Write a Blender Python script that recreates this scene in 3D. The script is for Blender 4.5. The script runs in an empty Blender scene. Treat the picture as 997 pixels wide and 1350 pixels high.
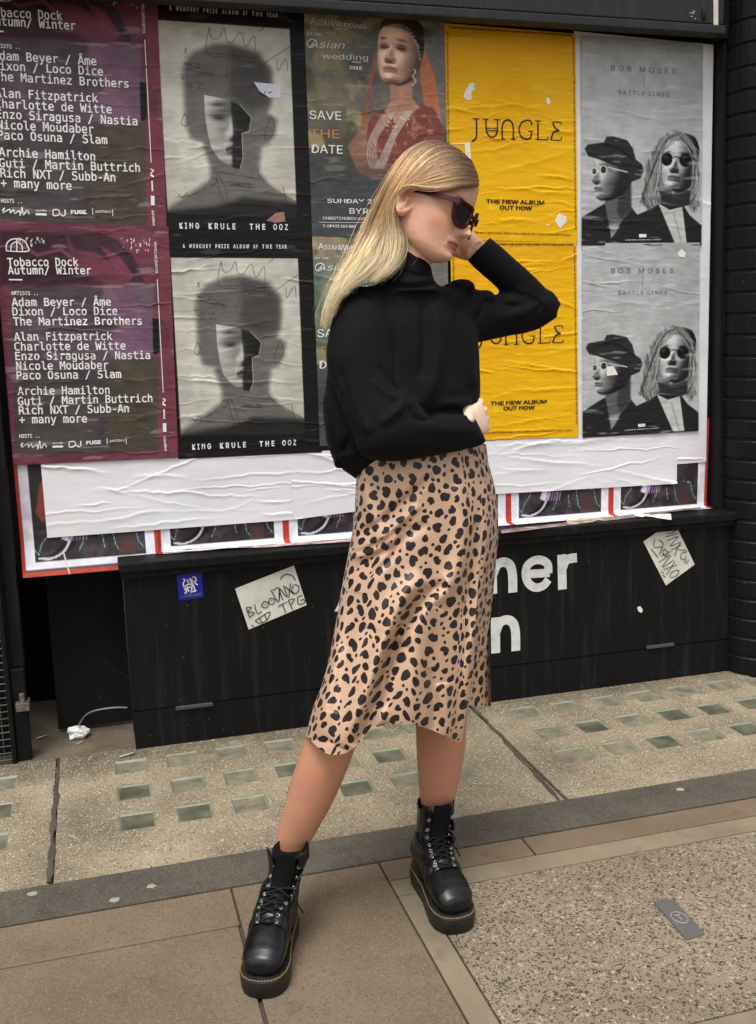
import bpy, bmesh, math, os
import numpy as np
from mathutils import Matrix, Vector

# ------------------------------------------------------------------ camera, light, exposure
SC = bpy.context.scene
COL = SC.collection
CAM_H = 1.32
FPX, PITCH, ROLL, YAW = 1332.74, math.radians(10.5515), math.radians(-1.36775), math.radians(15.8378)
PCX, PCY = 498.5, 675.0

def cam_axes():
    fw = np.array([math.sin(YAW)*math.cos(PITCH), math.cos(YAW)*math.cos(PITCH), -math.sin(PITCH)])
    rt = np.array([math.cos(YAW), -math.sin(YAW), 0.0])
    up = np.cross(rt, fw)
    c, s = math.cos(ROLL), math.sin(ROLL)
    return c*rt+s*up, -s*rt+c*up, fw
RT, UP, FW = cam_axes()

cd = bpy.data.cameras.new('camera')
cam = bpy.data.objects.new('camera', cd)
COL.objects.link(cam)
cd.sensor_fit = 'VERTICAL'
cd.sensor_height = 24.0
cd.lens = 24.0*FPX/1350.0
cd.clip_start, cd.clip_end = 0.05, 500.0
m = Matrix.Identity(4)
for i in range(3):
    m[i][0], m[i][1], m[i][2] = RT[i], UP[i], -FW[i]
m[2][3] = CAM_H
cam.matrix_world = m
SC.camera = cam

SUN_EL, SUN_AZ = math.radians(66), math.radians(215)   # high, behind and to the left of the camera, veiled by cloud
W = bpy.data.worlds.new('World')
SC.world = W
W.use_nodes = True
nt = W.node_tree
sky = nt.nodes.new('ShaderNodeTexSky')
sky.sky_type = 'NISHITA'
sky.sun_disc = False
sky.sun_elevation = SUN_EL
sky.sun_rotation = SUN_AZ
sky.dust_density = 4.0
sky.air_density = 1.0
hs = nt.nodes.new('ShaderNodeHueSaturation')
hs.inputs['Saturation'].default_value = 0.18
nt.links.new(sky.outputs[0], hs.inputs['Color'])
nt.links.new(hs.outputs[0], nt.nodes['Background'].inputs['Color'])
nt.nodes['Background'].inputs['Strength'].default_value = 0.15
sl = bpy.data.lights.new('sun', 'SUN')
sl.energy = 1.5
sl.angle = math.radians(22)
sl.color = (1.0, 0.97, 0.93)
sun = bpy.data.objects.new('sun', sl)
COL.objects.link(sun)
sdir = Vector((math.sin(SUN_AZ)*math.cos(SUN_EL), math.cos(SUN_AZ)*math.cos(SUN_EL), math.sin(SUN_EL)))
sun.rotation_euler = sdir.to_track_quat('Z', 'Y').to_euler()
SC.view_settings.view_transform = 'Standard'
SC.view_settings.look = 'None'
SC.view_settings.exposure = 0.40
SC.view_settings.gamma = 1.0
SC.cycles.max_bounces = 8

# ------------------------------------------------------------------ helpers
def ray(px, py):
    return RT*(px-PCX)/FPX - UP*(py-PCY)/FPX + FW
def at(px, py, Y):
    """world point that stands on the vertical plane y = Y"""
    d = ray(px, py); t = Y/d[1]
    return np.array([d[0]*t, Y, CAM_H+d[2]*t])
def gnd(px, py, z=0.0):
    d = ray(px, py); t = (z-CAM_H)/d[2]
    return np.array([d[0]*t, d[1]*t, z])

def s2l(c):
    c = np.asarray(c, float)
    return np.where(c <= .04045, c/12.92, ((c+.055)/1.055)**2.4)
def rgb(r, g, b):
    return tuple(float(v) for v in s2l(np.array([r, g, b])/255.0))

def tag(o, label=None, cat=None, group=None, kind=None):
    if label: o['label'] = label
    if cat: o['category'] = cat
    if group: o['group'] = group
    if kind: o['kind'] = kind
    return o
def empty(name, loc=(0, 0, 0), **k):
    o = bpy.data.objects.new(name, None)
    o.location = loc; o.empty_display_size = .05
    COL.objects.link(o)
    return tag(o, **k)
def link(name, me, mat, parent=None, smooth=False, **k):
    o = bpy.data.objects.new(name, me)
    COL.objects.link(o)
    if mat is not None and len(me.materials) == 0: me.materials.append(mat)
    if parent is not None:
        o.parent = parent
        if parent.location.length > 0 and parent.type == 'EMPTY':
            o.matrix_parent_inverse = Matrix.Translation(-parent.location)
    if smooth: me.polygons.foreach_set('use_smooth', np.ones(len(me.polygons), bool))
    return tag(o, **k)
def fast_mesh(name, V, F):
    """V n x 3, F list of faces or an m x k array"""
    me = bpy.data.meshes.new(name)
    if isinstance(F, np.ndarray):
        k = F.shape[1]
        me.vertices.add(len(V)); me.vertices.foreach_set('co', np.asarray(V, np.float32).ravel())
        me.loops.add(F.size); me.loops.foreach_set('vertex_index', F.astype(np.int32).ravel())
        me.polygons.add(len(F)); me.polygons.foreach_set('loop_start', np.arange(0, F.size, k, dtype=np.int32))
        me.update(calc_edges=True)
    else:
        me.from_pydata([tuple(v) for v in V], [], F); me.update()
    return me
def grid_faces(nr, nc, wrap=False):
    i = np.arange(nr-1)[:, None]; j = np.arange(nc if wrap else nc-1)[None, :]
    j2 = (j+1) % nc
    return np.stack([i*nc+j, i*nc+j2, (i+1)*nc+j2, (i+1)*nc+j], -1).reshape(-1, 4)
def colour_attr(me, C, name='Col'):
    a = me.attributes.new(name, 'FLOAT_COLOR', 'POINT')
    C = np.asarray(C, np.float32)
    if C.shape[1] == 3: C = np.concatenate([C, np.ones((len(C), 1), np.float32)], 1)
    a.data.foreach_set('color', C.ravel())

class MB:
    """collects shapes into one mesh"""
    def __init__(self): self.V, self.F = [], []
    def add(self, V, F):
        n = len(self.V)
        self.V += [tuple(map(float, v)) for v in V]
        self.F += [tuple(int(i)+n for i in f) for f in F]
    def box(self, x0, x1, y0, y1, z0, z1):
        self.add([(x, y, z) for z in (z0, z1) for y in (y0, y1) for x in (x0, x1)],
                 [(0, 2, 3, 1), (4, 5, 7, 6), (0, 1, 5, 4), (2, 6, 7, 3), (0, 4, 6, 2), (1, 3, 7, 5)])
    def tube(self, P, r, n=8, cap=True):
        P = np.asarray(P, float); k = len(P)
        r = np.full(k, r) if np.isscalar(r) else np.asarray(r, float)
        T = np.gradient(P, axis=0); T /= np.linalg.norm(T, axis=1)[:, None]+1e-12
        a = np.array([0, 0, 1.0]) if abs(T[0][2]) < .9 else np.array([1.0, 0, 0])
        V = []
        N = np.cross(T[0], a); N /= np.linalg.norm(N)
        for i in range(k):
            N = N-T[i]*(N@T[i]); N /= np.linalg.norm(N)+1e-12
            B = np.cross(T[i], N)
            for j in range(n):
                t = 2*math.pi*j/n
                V.append(P[i]+r[i]*(math.cos(t)*N+math.sin(t)*B))
        F = [tuple(f) for f in grid_faces(k, n, True)]
        if cap: F += [tuple(range(n))[::-1], tuple((k-1)*n+j for j in range(n))]
        self.add(V, F)
    def prism(self, poly, axis_vec, ):
        """flat polygon (3-D points) given a thickness vector"""
        n = len(poly); P = np.asarray(poly, float); Q = P+np.asarray(axis_vec)
        self.add(list(P)+list(Q), [tuple(range(n)), tuple(range(2*n-1, n-1, -1))]+[(i, i+n, (i+1) % n+n, (i+1) % n) for i in range(n)])
    def build(self, name, mat, parent=None, bevel=0, smooth=False, **k):
        me = bpy.data.meshes.new(name); me.from_pydata(self.V, [], self.F)
        bm = bmesh.new(); bm.from_mesh(me)
        bmesh.ops.recalc_face_normals(bm, faces=bm.faces)
        if bevel:
            bmesh.ops.bevel(bm, geom=[e for e in bm.edges if len(e.link_faces) == 2 and e.calc_face_angle(0) > .6], offset=bevel, segments=2, affect='EDGES', profile=.5)
        bm.to_mesh(me); bm.free()
        return link(name, me, mat, parent, smooth=smooth, **k)

def hash01(*a):
    h = np.zeros(np.broadcast(*a).shape, np.uint32)
    for i, v in enumerate(a):
        h = (h ^ (np.asarray(v).astype(np.int64) & 0xffffffff).astype(np.uint32))*np.uint32(0x9E3779B1)
        h ^= h >> np.uint32(15); h = h*np.uint32(0x85EBCA77); h ^= h >> np.uint32(13)
    return (h & np.uint32(0xffffff))/float(0xffffff)
def noise2(x, y, seed=0):
    xi, yi = np.floor(x), np.floor(y); fx, fy = x-xi, y-yi
    fx = fx*fx*(3-2*fx); fy = fy*fy*(3-2*fy)
    g = lambda a, b: hash01(xi+a, yi+b, np.full_like(xi, seed))
    return (g(0, 0)*(1-fx)+g(1, 0)*fx)*(1-fy)+(g(0, 1)*(1-fx)+g(1, 1)*fx)*fy
def noise3(x, y, z, seed=0):
    xi, yi, zi = np.floor(x), np.floor(y), np.floor(z); fx, fy, fz = x-xi, y-yi, z-zi
    fx = fx*fx*(3-2*fx); fy = fy*fy*(3-2*fy); fz = fz*fz*(3-2*fz)
    g = lambda a, b, c: hash01(xi+a, yi+b, zi+c, np.full_like(xi, seed))
    r = 0
    for c, wz in ((0, 1-fz), (1, fz)):
        r = r+((g(0, 0, c)*(1-fx)+g(1, 0, c)*fx)*(1-fy)+(g(0, 1, c)*(1-fx)+g(1, 1, c)*fx)*fy)*wz
    return r
def fbm2(x, y, seed=0, o=4):
    return sum(noise2(x*2**k, y*2**k, seed+k)*.5**k for k in range(o))/sum(.5**k for k in range(o))
def sstep(a, b, x):
    t = np.clip((x-a)/(b-a), 0, 1); return t*t*(3-2*t)

# ------------------------------------------------------------------ materials
def new_mat(name):
    M = bpy.data.materials.new(name); M.use_nodes = True
    return M, M.node_tree, M.node_tree.nodes['Principled BSDF']
def N(t, kind, **inp):
    n = t.nodes.new(kind)
    for k, v in inp.items():
        if hasattr(n, k): setattr(n, k, v)
        else: n.inputs[k.replace('_', ' ')].default_value = v
    return n
def noise_mat(name, c1, c2, scale=20, rough=.6, rough2=None, bump=.1, bscale=None, detail=6, lo=.35, hi=.65, spec=.5, stretch=None, metallic=0):
    M, t, b = new_mat(name)
    tc = N(t, 'ShaderNodeTexCoord')
    src = tc.outputs['Object']
    if stretch:
        mp = N(t, 'ShaderNodeMapping'); mp.inputs['Scale'].default_value = stretch
        t.links.new(src, mp.inputs[0]); src = mp.outputs[0]
    n = N(t, 'ShaderNodeTexNoise', Scale=scale, Detail=detail, Roughness=.65)
    t.links.new(src, n.inputs['Vector'])
    r = N(t, 'ShaderNodeValToRGB')
    r.color_ramp.elements[0].position = lo; r.color_ramp.elements[1].position = hi
    r.color_ramp.elements[0].color = (*c1, 1); r.color_ramp.elements[1].color = (*c2, 1)
    t.links.new(n.outputs['Fac'], r.inputs[0]); t.links.new(r.outputs[0], b.inputs['Base Color'])
    b.inputs['Roughness'].default_value = rough
    if rough2 is not None:
        mr = N(t, 'ShaderNodeMapRange'); mr.inputs['To Min'].default_value = rough; mr.inputs['To Max'].default_value = rough2
        mr.inputs['From Min'].default_value = .3; mr.inputs['From Max'].default_value = .7
        t.links.new(n.outputs['Fac'], mr.inputs[0]); t.links.new(mr.outputs[0], b.inputs['Roughness'])
    b.inputs['Specular IOR Level'].default_value = spec
    b.inputs['Metallic'].default_value = metallic
    if bump:
        n2 = N(t, 'ShaderNodeTexNoise', Scale=bscale or scale*3, Detail=5)
        t.links.new(src, n2.inputs['Vector'])
        bp = N(t, 'ShaderNodeBump', Strength=bump, Distance=.004)
        t.links.new(n2.outputs['Fac'], bp.inputs['Height']); t.links.new(bp.outputs[0], b.inputs['Normal'])
    return M
def attr_mat(name, rough=.5, spec=.4, bump=.0, bscale=300, sub=0, attr='Col', coat=0):
    M, t, b = new_mat(name)
    a = N(t, 'ShaderNodeAttribute', attribute_name=attr)
    t.links.new(a.outputs['Color'], b.inputs['Base Color'])
    b.inputs['Roughness'].default_value = rough; b.inputs['Specular IOR Level'].default_value = spec
    if coat: b.inputs['Coat Weight'].default_value = coat; b.inputs['Coat Roughness'].default_value = .25
    if sub:
        b.inputs['Subsurface Weight'].default_value = sub; b.inputs['Subsurface Radius'].default_value = (.01, .004, .002); b.inputs['Subsurface Scale'].default_value = .6
    if bump:
        tc = N(t, 'ShaderNodeTexCoord'); n2 = N(t, 'ShaderNodeTexNoise', Scale=bscale, Detail=4)
        t.links.new(tc.outputs['Object'], n2.inputs['Vector'])
        bp = N(t, 'ShaderNodeBump', Strength=bump, Distance=.002)
        t.links.new(n2.outputs['Fac'], bp.inputs['Height']); t.links.new(bp.outputs[0], b.inputs['Normal'])
    return M
def plain(name, c, rough=.5, spec=.5, metallic=0):
    return noise_mat(name, tuple(v*.88 for v in c), tuple(min(1, v*1.08) for v in c), scale=60, rough=rough, bump=.03, spec=spec, metallic=metallic)

def black_paint(name, base=.0060, rough=.40, streak=.026):
    """old black gloss paint: vertical runs, pale scuffs and flecks of dust"""
    M, t, b = new_mat(name)
    tc = N(t, 'ShaderNodeTexCoord')
    mp = N(t, 'ShaderNodeMapping'); mp.inputs['Scale'].default_value = (38, 38, 2.2)
    t.links.new(tc.outputs['Object'], mp.inputs[0])
    n = N(t, 'ShaderNodeTexNoise', Scale=1.0, Detail=7, Roughness=.7); t.links.new(mp.outputs[0], n.inputs['Vector'])
    r = N(t, 'ShaderNodeValToRGB')
    r.color_ramp.elements[0].position = .52; r.color_ramp.elements[1].position = .82
    r.color_ramp.elements[0].color = (base, base*.97, base, 1); r.color_ramp.elements[1].color = (streak, streak, streak*.97, 1)
    t.links.new(n.outputs['Fac'], r.inputs[0])
    v = N(t, 'ShaderNodeTexVoronoi', Scale=42.0); t.links.new(tc.outputs['Object'], v.inputs['Vector'])
    l = N(t, 'ShaderNodeMath', operation='LESS_THAN'); l.inputs[1].default_value = .055
    t.links.new(v.outputs['Distance'], l.inputs[0])
    sep = N(t, 'ShaderNodeSeparateColor'); t.links.new(v.outputs['Color'], sep.inputs[0])
    g = N(t, 'ShaderNodeMath', operation='GREATER_THAN'); g.inputs[1].default_value = .72; t.links.new(sep.outputs[0], g.inputs[0])
    mu = N(t, 'ShaderNodeMath', operation='MULTIPLY'); t.links.new(l.outputs[0], mu.inputs[0]); t.links.new(g.outputs[0], mu.inputs[1])
    mx = N(t, 'ShaderNodeMix', data_type='RGBA'); mx.inputs['B'].default_value = (.22, .21, .19, 1)
    t.links.new(mu.outputs[0], mx.inputs['Factor']); t.links.new(r.outputs[0], mx.inputs['A'])
    t.links.new(mx.outputs['Result'], b.inputs['Base Color'])
    mr = N(t, 'ShaderNodeMapRange'); mr.inputs['To Min'].default_value = rough; mr.inputs['To Max'].default_value = rough+.3
    n3 = N(t, 'ShaderNodeTexNoise', Scale=9.0, Detail=6); t.links.new(tc.outputs['Object'], n3.inputs['Vector'])
    t.links.new(n3.outputs['Fac'], mr.inputs[0]); t.links.new(mr.outputs[0], b.inputs['Roughness'])
    bp = N(t, 'ShaderNodeBump', Strength=.10, Distance=.003)
    t.links.new(n3.outputs['Fac'], bp.inputs['Height']); t.links.new(bp.outputs[0], b.inputs['Normal'])
    b.inputs['Specular IOR Level'].default_value = .16
    return M

def stone(name, base, dark, speck=None, speck_scale=220, speck_cut=.2, grain=350, bump=.3, blotch=5.0, spread=.25, amp=.34, dirt=None):
    """paving: large soft stains, fine grain, and (optionally) separate stones showing"""
    M, t, b = new_mat(name)
    tc = N(t, 'ShaderNodeTexCoord')
    n1 = N(t, 'ShaderNodeTexNoise', Scale=blotch, Detail=8, Roughness=.6); t.links.new(tc.outputs['Object'], n1.inputs['Vector'])
    r = N(t, 'ShaderNodeValToRGB'); r.color_ramp.elements[0].position = .5-spread; r.color_ramp.elements[1].position = .5+spread
    r.color_ramp.elements[0].color = (*dark, 1); r.color_ramp.elements[1].color = (*base, 1)
    t.links.new(n1.outputs['Fac'], r.inputs[0])
    n2 = N(t, 'ShaderNodeTexNoise', Scale=grain, Detail=3); t.links.new(tc.outputs['Object'], n2.inputs['Vector'])
    mr = N(t, 'ShaderNodeMapRange'); mr.inputs['From Min'].default_value = .3; mr.inputs['From Max'].default_value = .7; mr.inputs['To Min'].default_value = 1-amp; mr.inputs['To Max'].default_value = 1+amp*.8
    t.links.new(n2.outputs['Fac'], mr.inputs[0])
    mm = N(t, 'ShaderNodeMix', data_type='RGBA', blend_type='MULTIPLY'); mm.inputs['Factor'].default_value = 1
    t.links.new(r.outputs[0], mm.inputs['A']); t.links.new(mr.outputs[0], mm.inputs['B'])
    out = mm.outputs['Result']; hgt = n2.outputs['Fac']
    # old spills and scuffs, each with an edge of its own
    n4 = N(t, 'ShaderNodeTexNoise', Scale=blotch*2.7, Detail=9, Roughness=.72, Distortion=.6); t.links.new(tc.outputs['Object'], n4.inputs['Vector'])
    r4 = N(t, 'ShaderNodeMapRange'); r4.inputs['From Min'].default_value = .56; r4.inputs['From Max'].default_value = .70; r4.inputs['To Max'].default_value = .55
    t.links.new(n4.outputs['Fac'], r4.inputs[0])
    mx4 = N(t, 'ShaderNodeMix', data_type='RGBA'); mx4.inputs['B'].default_value = (*[v*.62 for v in dark], 1)
    t.links.new(r4.outputs[0], mx4.inputs['Factor']); t.links.new(out, mx4.inputs['A']); out = mx4.outputs['Result']
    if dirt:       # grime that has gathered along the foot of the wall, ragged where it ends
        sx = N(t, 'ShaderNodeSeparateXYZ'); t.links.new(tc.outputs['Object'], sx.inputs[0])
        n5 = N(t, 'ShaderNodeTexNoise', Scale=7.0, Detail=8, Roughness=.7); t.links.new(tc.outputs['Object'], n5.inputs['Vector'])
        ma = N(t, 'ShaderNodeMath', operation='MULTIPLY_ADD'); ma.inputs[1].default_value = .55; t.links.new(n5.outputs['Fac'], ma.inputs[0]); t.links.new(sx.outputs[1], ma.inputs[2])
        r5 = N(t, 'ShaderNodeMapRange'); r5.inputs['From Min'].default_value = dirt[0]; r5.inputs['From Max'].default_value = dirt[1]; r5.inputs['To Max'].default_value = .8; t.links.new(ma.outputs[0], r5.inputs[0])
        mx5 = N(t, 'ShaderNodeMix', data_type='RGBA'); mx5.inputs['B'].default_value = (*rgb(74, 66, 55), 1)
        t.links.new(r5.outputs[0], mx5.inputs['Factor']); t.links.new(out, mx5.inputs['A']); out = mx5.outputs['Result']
    if speck:
        for (c, sc, cut, keep) in speck:
            v = N(t, 'ShaderNodeTexVoronoi', Scale=sc); 
            nz = N(t, 'ShaderNodeTexNoise', Scale=sc*.8, Detail=2); t.links.new(tc.outputs['Object'], nz.inputs['Vector'])
            ad = N(t, 'ShaderNodeMix', data_type='RGBA', blend_type='LINEAR_LIGHT'); ad.inputs['Factor'].default_value = .012*100/sc
            t.links.new(tc.outputs['Object'], ad.inputs['A']); t.links.new(nz.outputs['Color'], ad.inputs['B'])
            t.links.new(ad.outputs['Result'], v.inputs['Vector'])
            l = N(t, 'ShaderNodeMapRange'); l.inputs['From Min'].default_value = cut; l.inputs['From Max'].default_value = cut*.75
            t.links.new(v.outputs['Distance'], l.inputs[0])
            sep = N(t, 'ShaderNodeSeparateColor'); t.links.new(v.outputs['Color'], sep.inputs[0])
            g = N(t, 'ShaderNodeMath', operation='LESS_THAN'); g.inputs[1].default_value = keep; t.links.new(sep.outputs[0], g.inputs[0])
            mu = N(t, 'ShaderNodeMath', operation='MULTIPLY'); t.links.new(l.outputs[0], mu.inputs[0]); t.links.new(g.outputs[0], mu.inputs[1])
            mx = N(t, 'ShaderNodeMix', data_type='RGBA'); mx.inputs['B'].default_value = (*c, 1)
            t.links.new(mu.outputs[0], mx.inputs['Factor']); t.links.new(out, mx.inputs['A']); out = mx.outputs['Result']
    t.links.new(out, b.inputs['Base Color'])
    b.inputs['Roughness'].default_value = .82; b.inputs['Specular IOR Level'].default_value = .3
    bp = N(t, 'ShaderNodeBump', Strength=bump, Distance=.003); t.links.new(hgt, bp.inputs['Height']); t.links.new(bp.outputs[0], b.inputs['Normal'])
    return M

M_BLACK = black_paint('black_shop_paint')
M_BLACK2 = black_paint('dull_black_board', base=.006, rough=.65, streak=.010)
M_BEAM = black_paint('fascia_paint', base=.030, rough=.38, streak=.05)
M_PAPER = attr_mat('printed_paper', rough=.5, spec=.18, bump=.05, bscale=160)
M_INK_W = plain('white_print', (.80, .79, .77), .5, .3)
M_INK_B = plain('black_print', (.014, .013, .013), .5, .3)
M_INK_G = plain('grey_print', (.10, .10, .10), .5, .3)
M_INK_O = plain('orange_print', (.52, .24, .08), .5, .3)
M_METAL = plain('worn_steel', (.22, .21, .20), .4, .5, .8)
M_WHITEPAINT = noise_mat('white_lettering_paint', (.50, .51, .49), (.68, .69, .66), scale=45, lo=.3, hi=.55, rough=.5, bump=.1)
# ------------------------------------------------------------------ ground (structure)
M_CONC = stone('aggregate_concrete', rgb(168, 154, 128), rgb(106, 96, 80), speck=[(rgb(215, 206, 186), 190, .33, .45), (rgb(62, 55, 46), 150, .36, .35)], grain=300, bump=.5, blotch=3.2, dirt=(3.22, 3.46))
M_BAND = stone('dark_granite', rgb(98, 91, 81), rgb(70, 65, 57), speck=[(rgb(114, 107, 96), 240, .42, .3), (rgb(60, 57, 52), 200, .45, .35)], grain=420, bump=.25, blotch=5, amp=.22)
M_SLAB = stone('brown_sandstone', rgb(126, 110, 91), rgb(98, 85, 70), speck=[(rgb(92, 80, 66), 210, .5, .3), (rgb(134, 119, 99), 260, .45, .3)], grain=300, bump=.14, blotch=3, amp=.14)
M_SLAB2 = stone('reddish_sandstone', rgb(124, 107, 88), rgb(102, 88, 72), grain=420, bump=.10, blotch=5, amp=.15)
M_PALE = stone('pale_edging_stone', rgb(142, 129, 108), rgb(112, 101, 84), grain=420, bump=.12, blotch=6, amp=.2)
M_TERR = stone('speckled_slab', rgb(152, 138, 117), rgb(116, 104, 88), speck=[(rgb(60, 54, 46), 115, .42, .55), (rgb(78, 70, 60), 165, .44, .55), (rgb(172, 159, 137), 100, .36, .35), (rgb(66, 59, 50), 75, .26, .4)], grain=420, bump=.4, blotch=2.6)
M_MORTAR = stone('dark_joint_mortar', rgb(96, 87, 75), rgb(62, 56, 48), grain=300, bump=.4)
M_DIRT = stone('dusty_ground', rgb(120, 107, 90), rgb(66, 58, 49), grain=260, bump=.5, blotch=7)

def slab(name, x0, x1, y0, y1, mat, z=0.0, gap=.0022, **k):
    b = MB(); b.box(x0+gap, x1-gap, y0+gap, y1-gap, z-.03, z)
    return b.build(name, mat, bevel=.0025, kind='structure', **k)
b = MB(); b.add([(-60, -60, -.012), (60, -60, -.012), (60, 60, -.012), (-60, 60, -.012)], [(0, 1, 2, 3)])
b.build('ground', M_MORTAR, kind='structure')
slab('pavement_slab', -3.2, .246, 2.076, 2.236, M_SLAB)
slab('pavement_slab', -3.2, .242, .95, 2.076, M_SLAB)
slab('pavement_slab', .246, .614, 1.10, 2.236, M_SLAB)
slab('pavement_slab', -3.2, .614, -3, .95, M_SLAB)
slab('pavement_slab', .614, 1.0, 2.146, 2.236, M_SLAB2)
slab('pavement_slab', 1.0, 3.6, 2.146, 2.236, M_SLAB2)
slab('pavement_edging', .614, 3.6, 2.076, 2.146, M_PALE, gap=.002)
slab('pavement_edging', .614, .673, 1.10, 2.076, M_PALE, gap=.002)
slab('pavement_edging', .673, 3.6, 1.43, 1.487, M_PALE, gap=.002)
slab('speckled_pavement', .673, 3.6, 1.487, 2.076, M_TERR)
slab('speckled_pavement', .614, 3.6, -3, 1.43, M_TERR)
# dark granite kerb strip, laid a few millimetres proud
b = MB(); b.box(-3.2, 3.6, 2.238, 2.388, -.03, .003); b.build('pavement_band', M_BAND, bevel=.003, kind='structure')
slab('pavement_margin', -3.2, -1.2, 2.39, 3.27, M_DIRT)

M_GLASS, t, bsd = new_mat('green_pavement_glass')
tc = N(t, 'ShaderNodeTexCoord'); nz = N(t, 'ShaderNodeTexNoise', Scale=14, Detail=5); t.links.new(tc.outputs['Object'], nz.inputs['Vector'])
rp = N(t, 'ShaderNodeValToRGB'); rp.color_ramp.elements[0].position = .35; rp.color_ramp.elements[1].position = .72
rp.color_ramp.elements[0].color = (*rgb(72, 75, 62), 1); rp.color_ramp.elements[1].color = (*rgb(118, 117, 98), 1)
t.links.new(nz.outputs['Fac'], rp.inputs[0]); t.links.new(rp.outputs[0], bsd.inputs['Base Color'])
bsd.inputs['Roughness'].default_value = .42; bsd.inputs['Specular IOR Level'].default_value = .45
M_GLASSDIRT = noise_mat('dirty_pavement_glass', rgb(92, 91, 76), rgb(136, 128, 108), scale=18, rough=.7, bump=.1)
M_GLASSEDGE = noise_mat('pale_glass_edge', rgb(112, 116, 98), rgb(140, 136, 116), scale=30, rough=.5, bump=.05)

def light_panel(x0, x1, xs, label):
    """concrete pavement light: slab with square wells, a green glass block in each"""
    y0, y1, L = 2.391, 3.158, .098
    ys = [2.606, 2.790, 2.972]
    e = empty('pavement_light', ((x0+x1)/2, 2.39, 0), label=label, cat='pavement light', group='pavement lights along the shop front')
    X = sorted([x0+.006, x1-.006]+[v for x in xs for v in (x, x+L)]); Y = sorted([y0, y1]+[v for y in ys for v in (y, y+L)])
    b = MB()
    holes = {(round(x, 4), round(y, 4)) for x in xs for y in ys}
    for i in range(len(X)-1):
        for j in range(len(Y)-1):
            if (round(X[i], 4), round(Y[j], 4)) in holes: continue
            b.add([(X[i], Y[j], 0), (X[i+1], Y[j], 0), (X[i+1], Y[j+1], 0), (X[i], Y[j+1], 0)], [(0, 1, 2, 3)])
    for (xa, ya, xb, yb) in ((x0+.006, y0, x1-.006, y0), (x0+.006, y1, x1-.006, y1), (x0+.006, y0, x0+.006, y1), (x1-.006, y0, x1-.006, y1)):
        b.add([(xa, ya, -.03), (xb, yb, -.03), (xb, yb, 0), (xa, ya, 0)], [(0, 1, 2, 3)])
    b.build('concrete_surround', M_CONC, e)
    r = np.random.default_rng(int(abs(x0)*100)+3)
    for iy, y in enumerate(ys):
        for x in xs:
            d = .004+.003*r.random(); w = .006; bb = MB()
            o = [(x, y), (x+L, y), (x+L, y+L), (x, y+L)]; q = [(x+w, y+w), (x+L-w, y+w), (x+L-w, y+L-w), (x+w, y+L-w)]
            bb.add([(*p, -.0006) for p in o]+[(*p, -d) for p in q], [(0, 1, 5, 4), (1, 2, 6, 5), (2, 3, 7, 6), (3, 0, 4, 7), (4, 5, 6, 7)])
            g = bb.build('glass_block', M_GLASSEDGE, e)
            g.data.materials.append(M_GLASSDIRT if (iy == 2 or r.random() < .3) else M_GLASS)
            for p in g.data.polygons: 
                if abs(p.normal.z) > .98: p.material_index = 1
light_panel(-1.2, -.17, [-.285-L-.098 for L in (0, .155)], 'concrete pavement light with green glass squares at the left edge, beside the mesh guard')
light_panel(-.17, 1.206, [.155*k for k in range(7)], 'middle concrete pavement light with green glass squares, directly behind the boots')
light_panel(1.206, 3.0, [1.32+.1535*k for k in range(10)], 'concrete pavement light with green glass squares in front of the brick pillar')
# ragged tar in the joints between the pavement lights
for (xa, xb, lab) in ((-.166, -.174, None), (1.215, 1.186, None)):
    r = np.random.default_rng(9); b = MB(); n = 40
    ys = np.linspace(2.395, 3.08, n); xc = np.interp(ys, [2.39, 3.08], [xb, xa]); xc = xc+.010*(noise2(ys*14, ys*0, 6)-.5); w = .0035+.0075*noise2(ys*34, ys*0, 4)**1.5
    V = [(xc[i]-w[i], ys[i], .001) for i in range(n)]+[(xc[i]+w[i], ys[i], .001) for i in range(n)]+[(xc[i], ys[i], .004) for i in range(n)]
    F = [(i, i+1, 2*n+i+1, 2*n+i) for i in range(n-1)]+[(2*n+i, 2*n+i+1, n+i+1, n+i) for i in range(n-1)]
    b.add(V, F); b.build('pavement_joint', M_MORTAR, smooth=True, kind='structure')
# small service plate let into the speckled slab
b = MB(); q = [(1.163, 1.868), (1.213, 1.861), (1.203, 1.722), (1.153, 1.716)]
b.prism([(x, y, .0005) for x, y in q], (0, 0, .003))
sv = b.build('service_plate', plain('slate_grey_plate', rgb(92, 92, 90), .6), bevel=.001, label='small slate grey metal plate set in the speckled slab, marked with a ringed T', cat='service plate')
b = MB(); c0 = np.array([1.183, 1.79, .0045])
b.tube([c0+.022*np.array([math.cos(a)*.75, math.sin(a), 0]) for a in np.linspace(0, 2*math.pi, 20)], .0016, 6)
b.tube([c0+np.array([-.008, .010, 0]), c0+np.array([.008, .010, 0])], .0018, 6); b.tube([c0+np.array([0, .010, 0]), c0+np.array([0, -.011, 0])], .0018, 6)
b.build('lettering', plain('worn_grey_mark', rgb(140, 138, 130), .6), sv)
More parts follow.
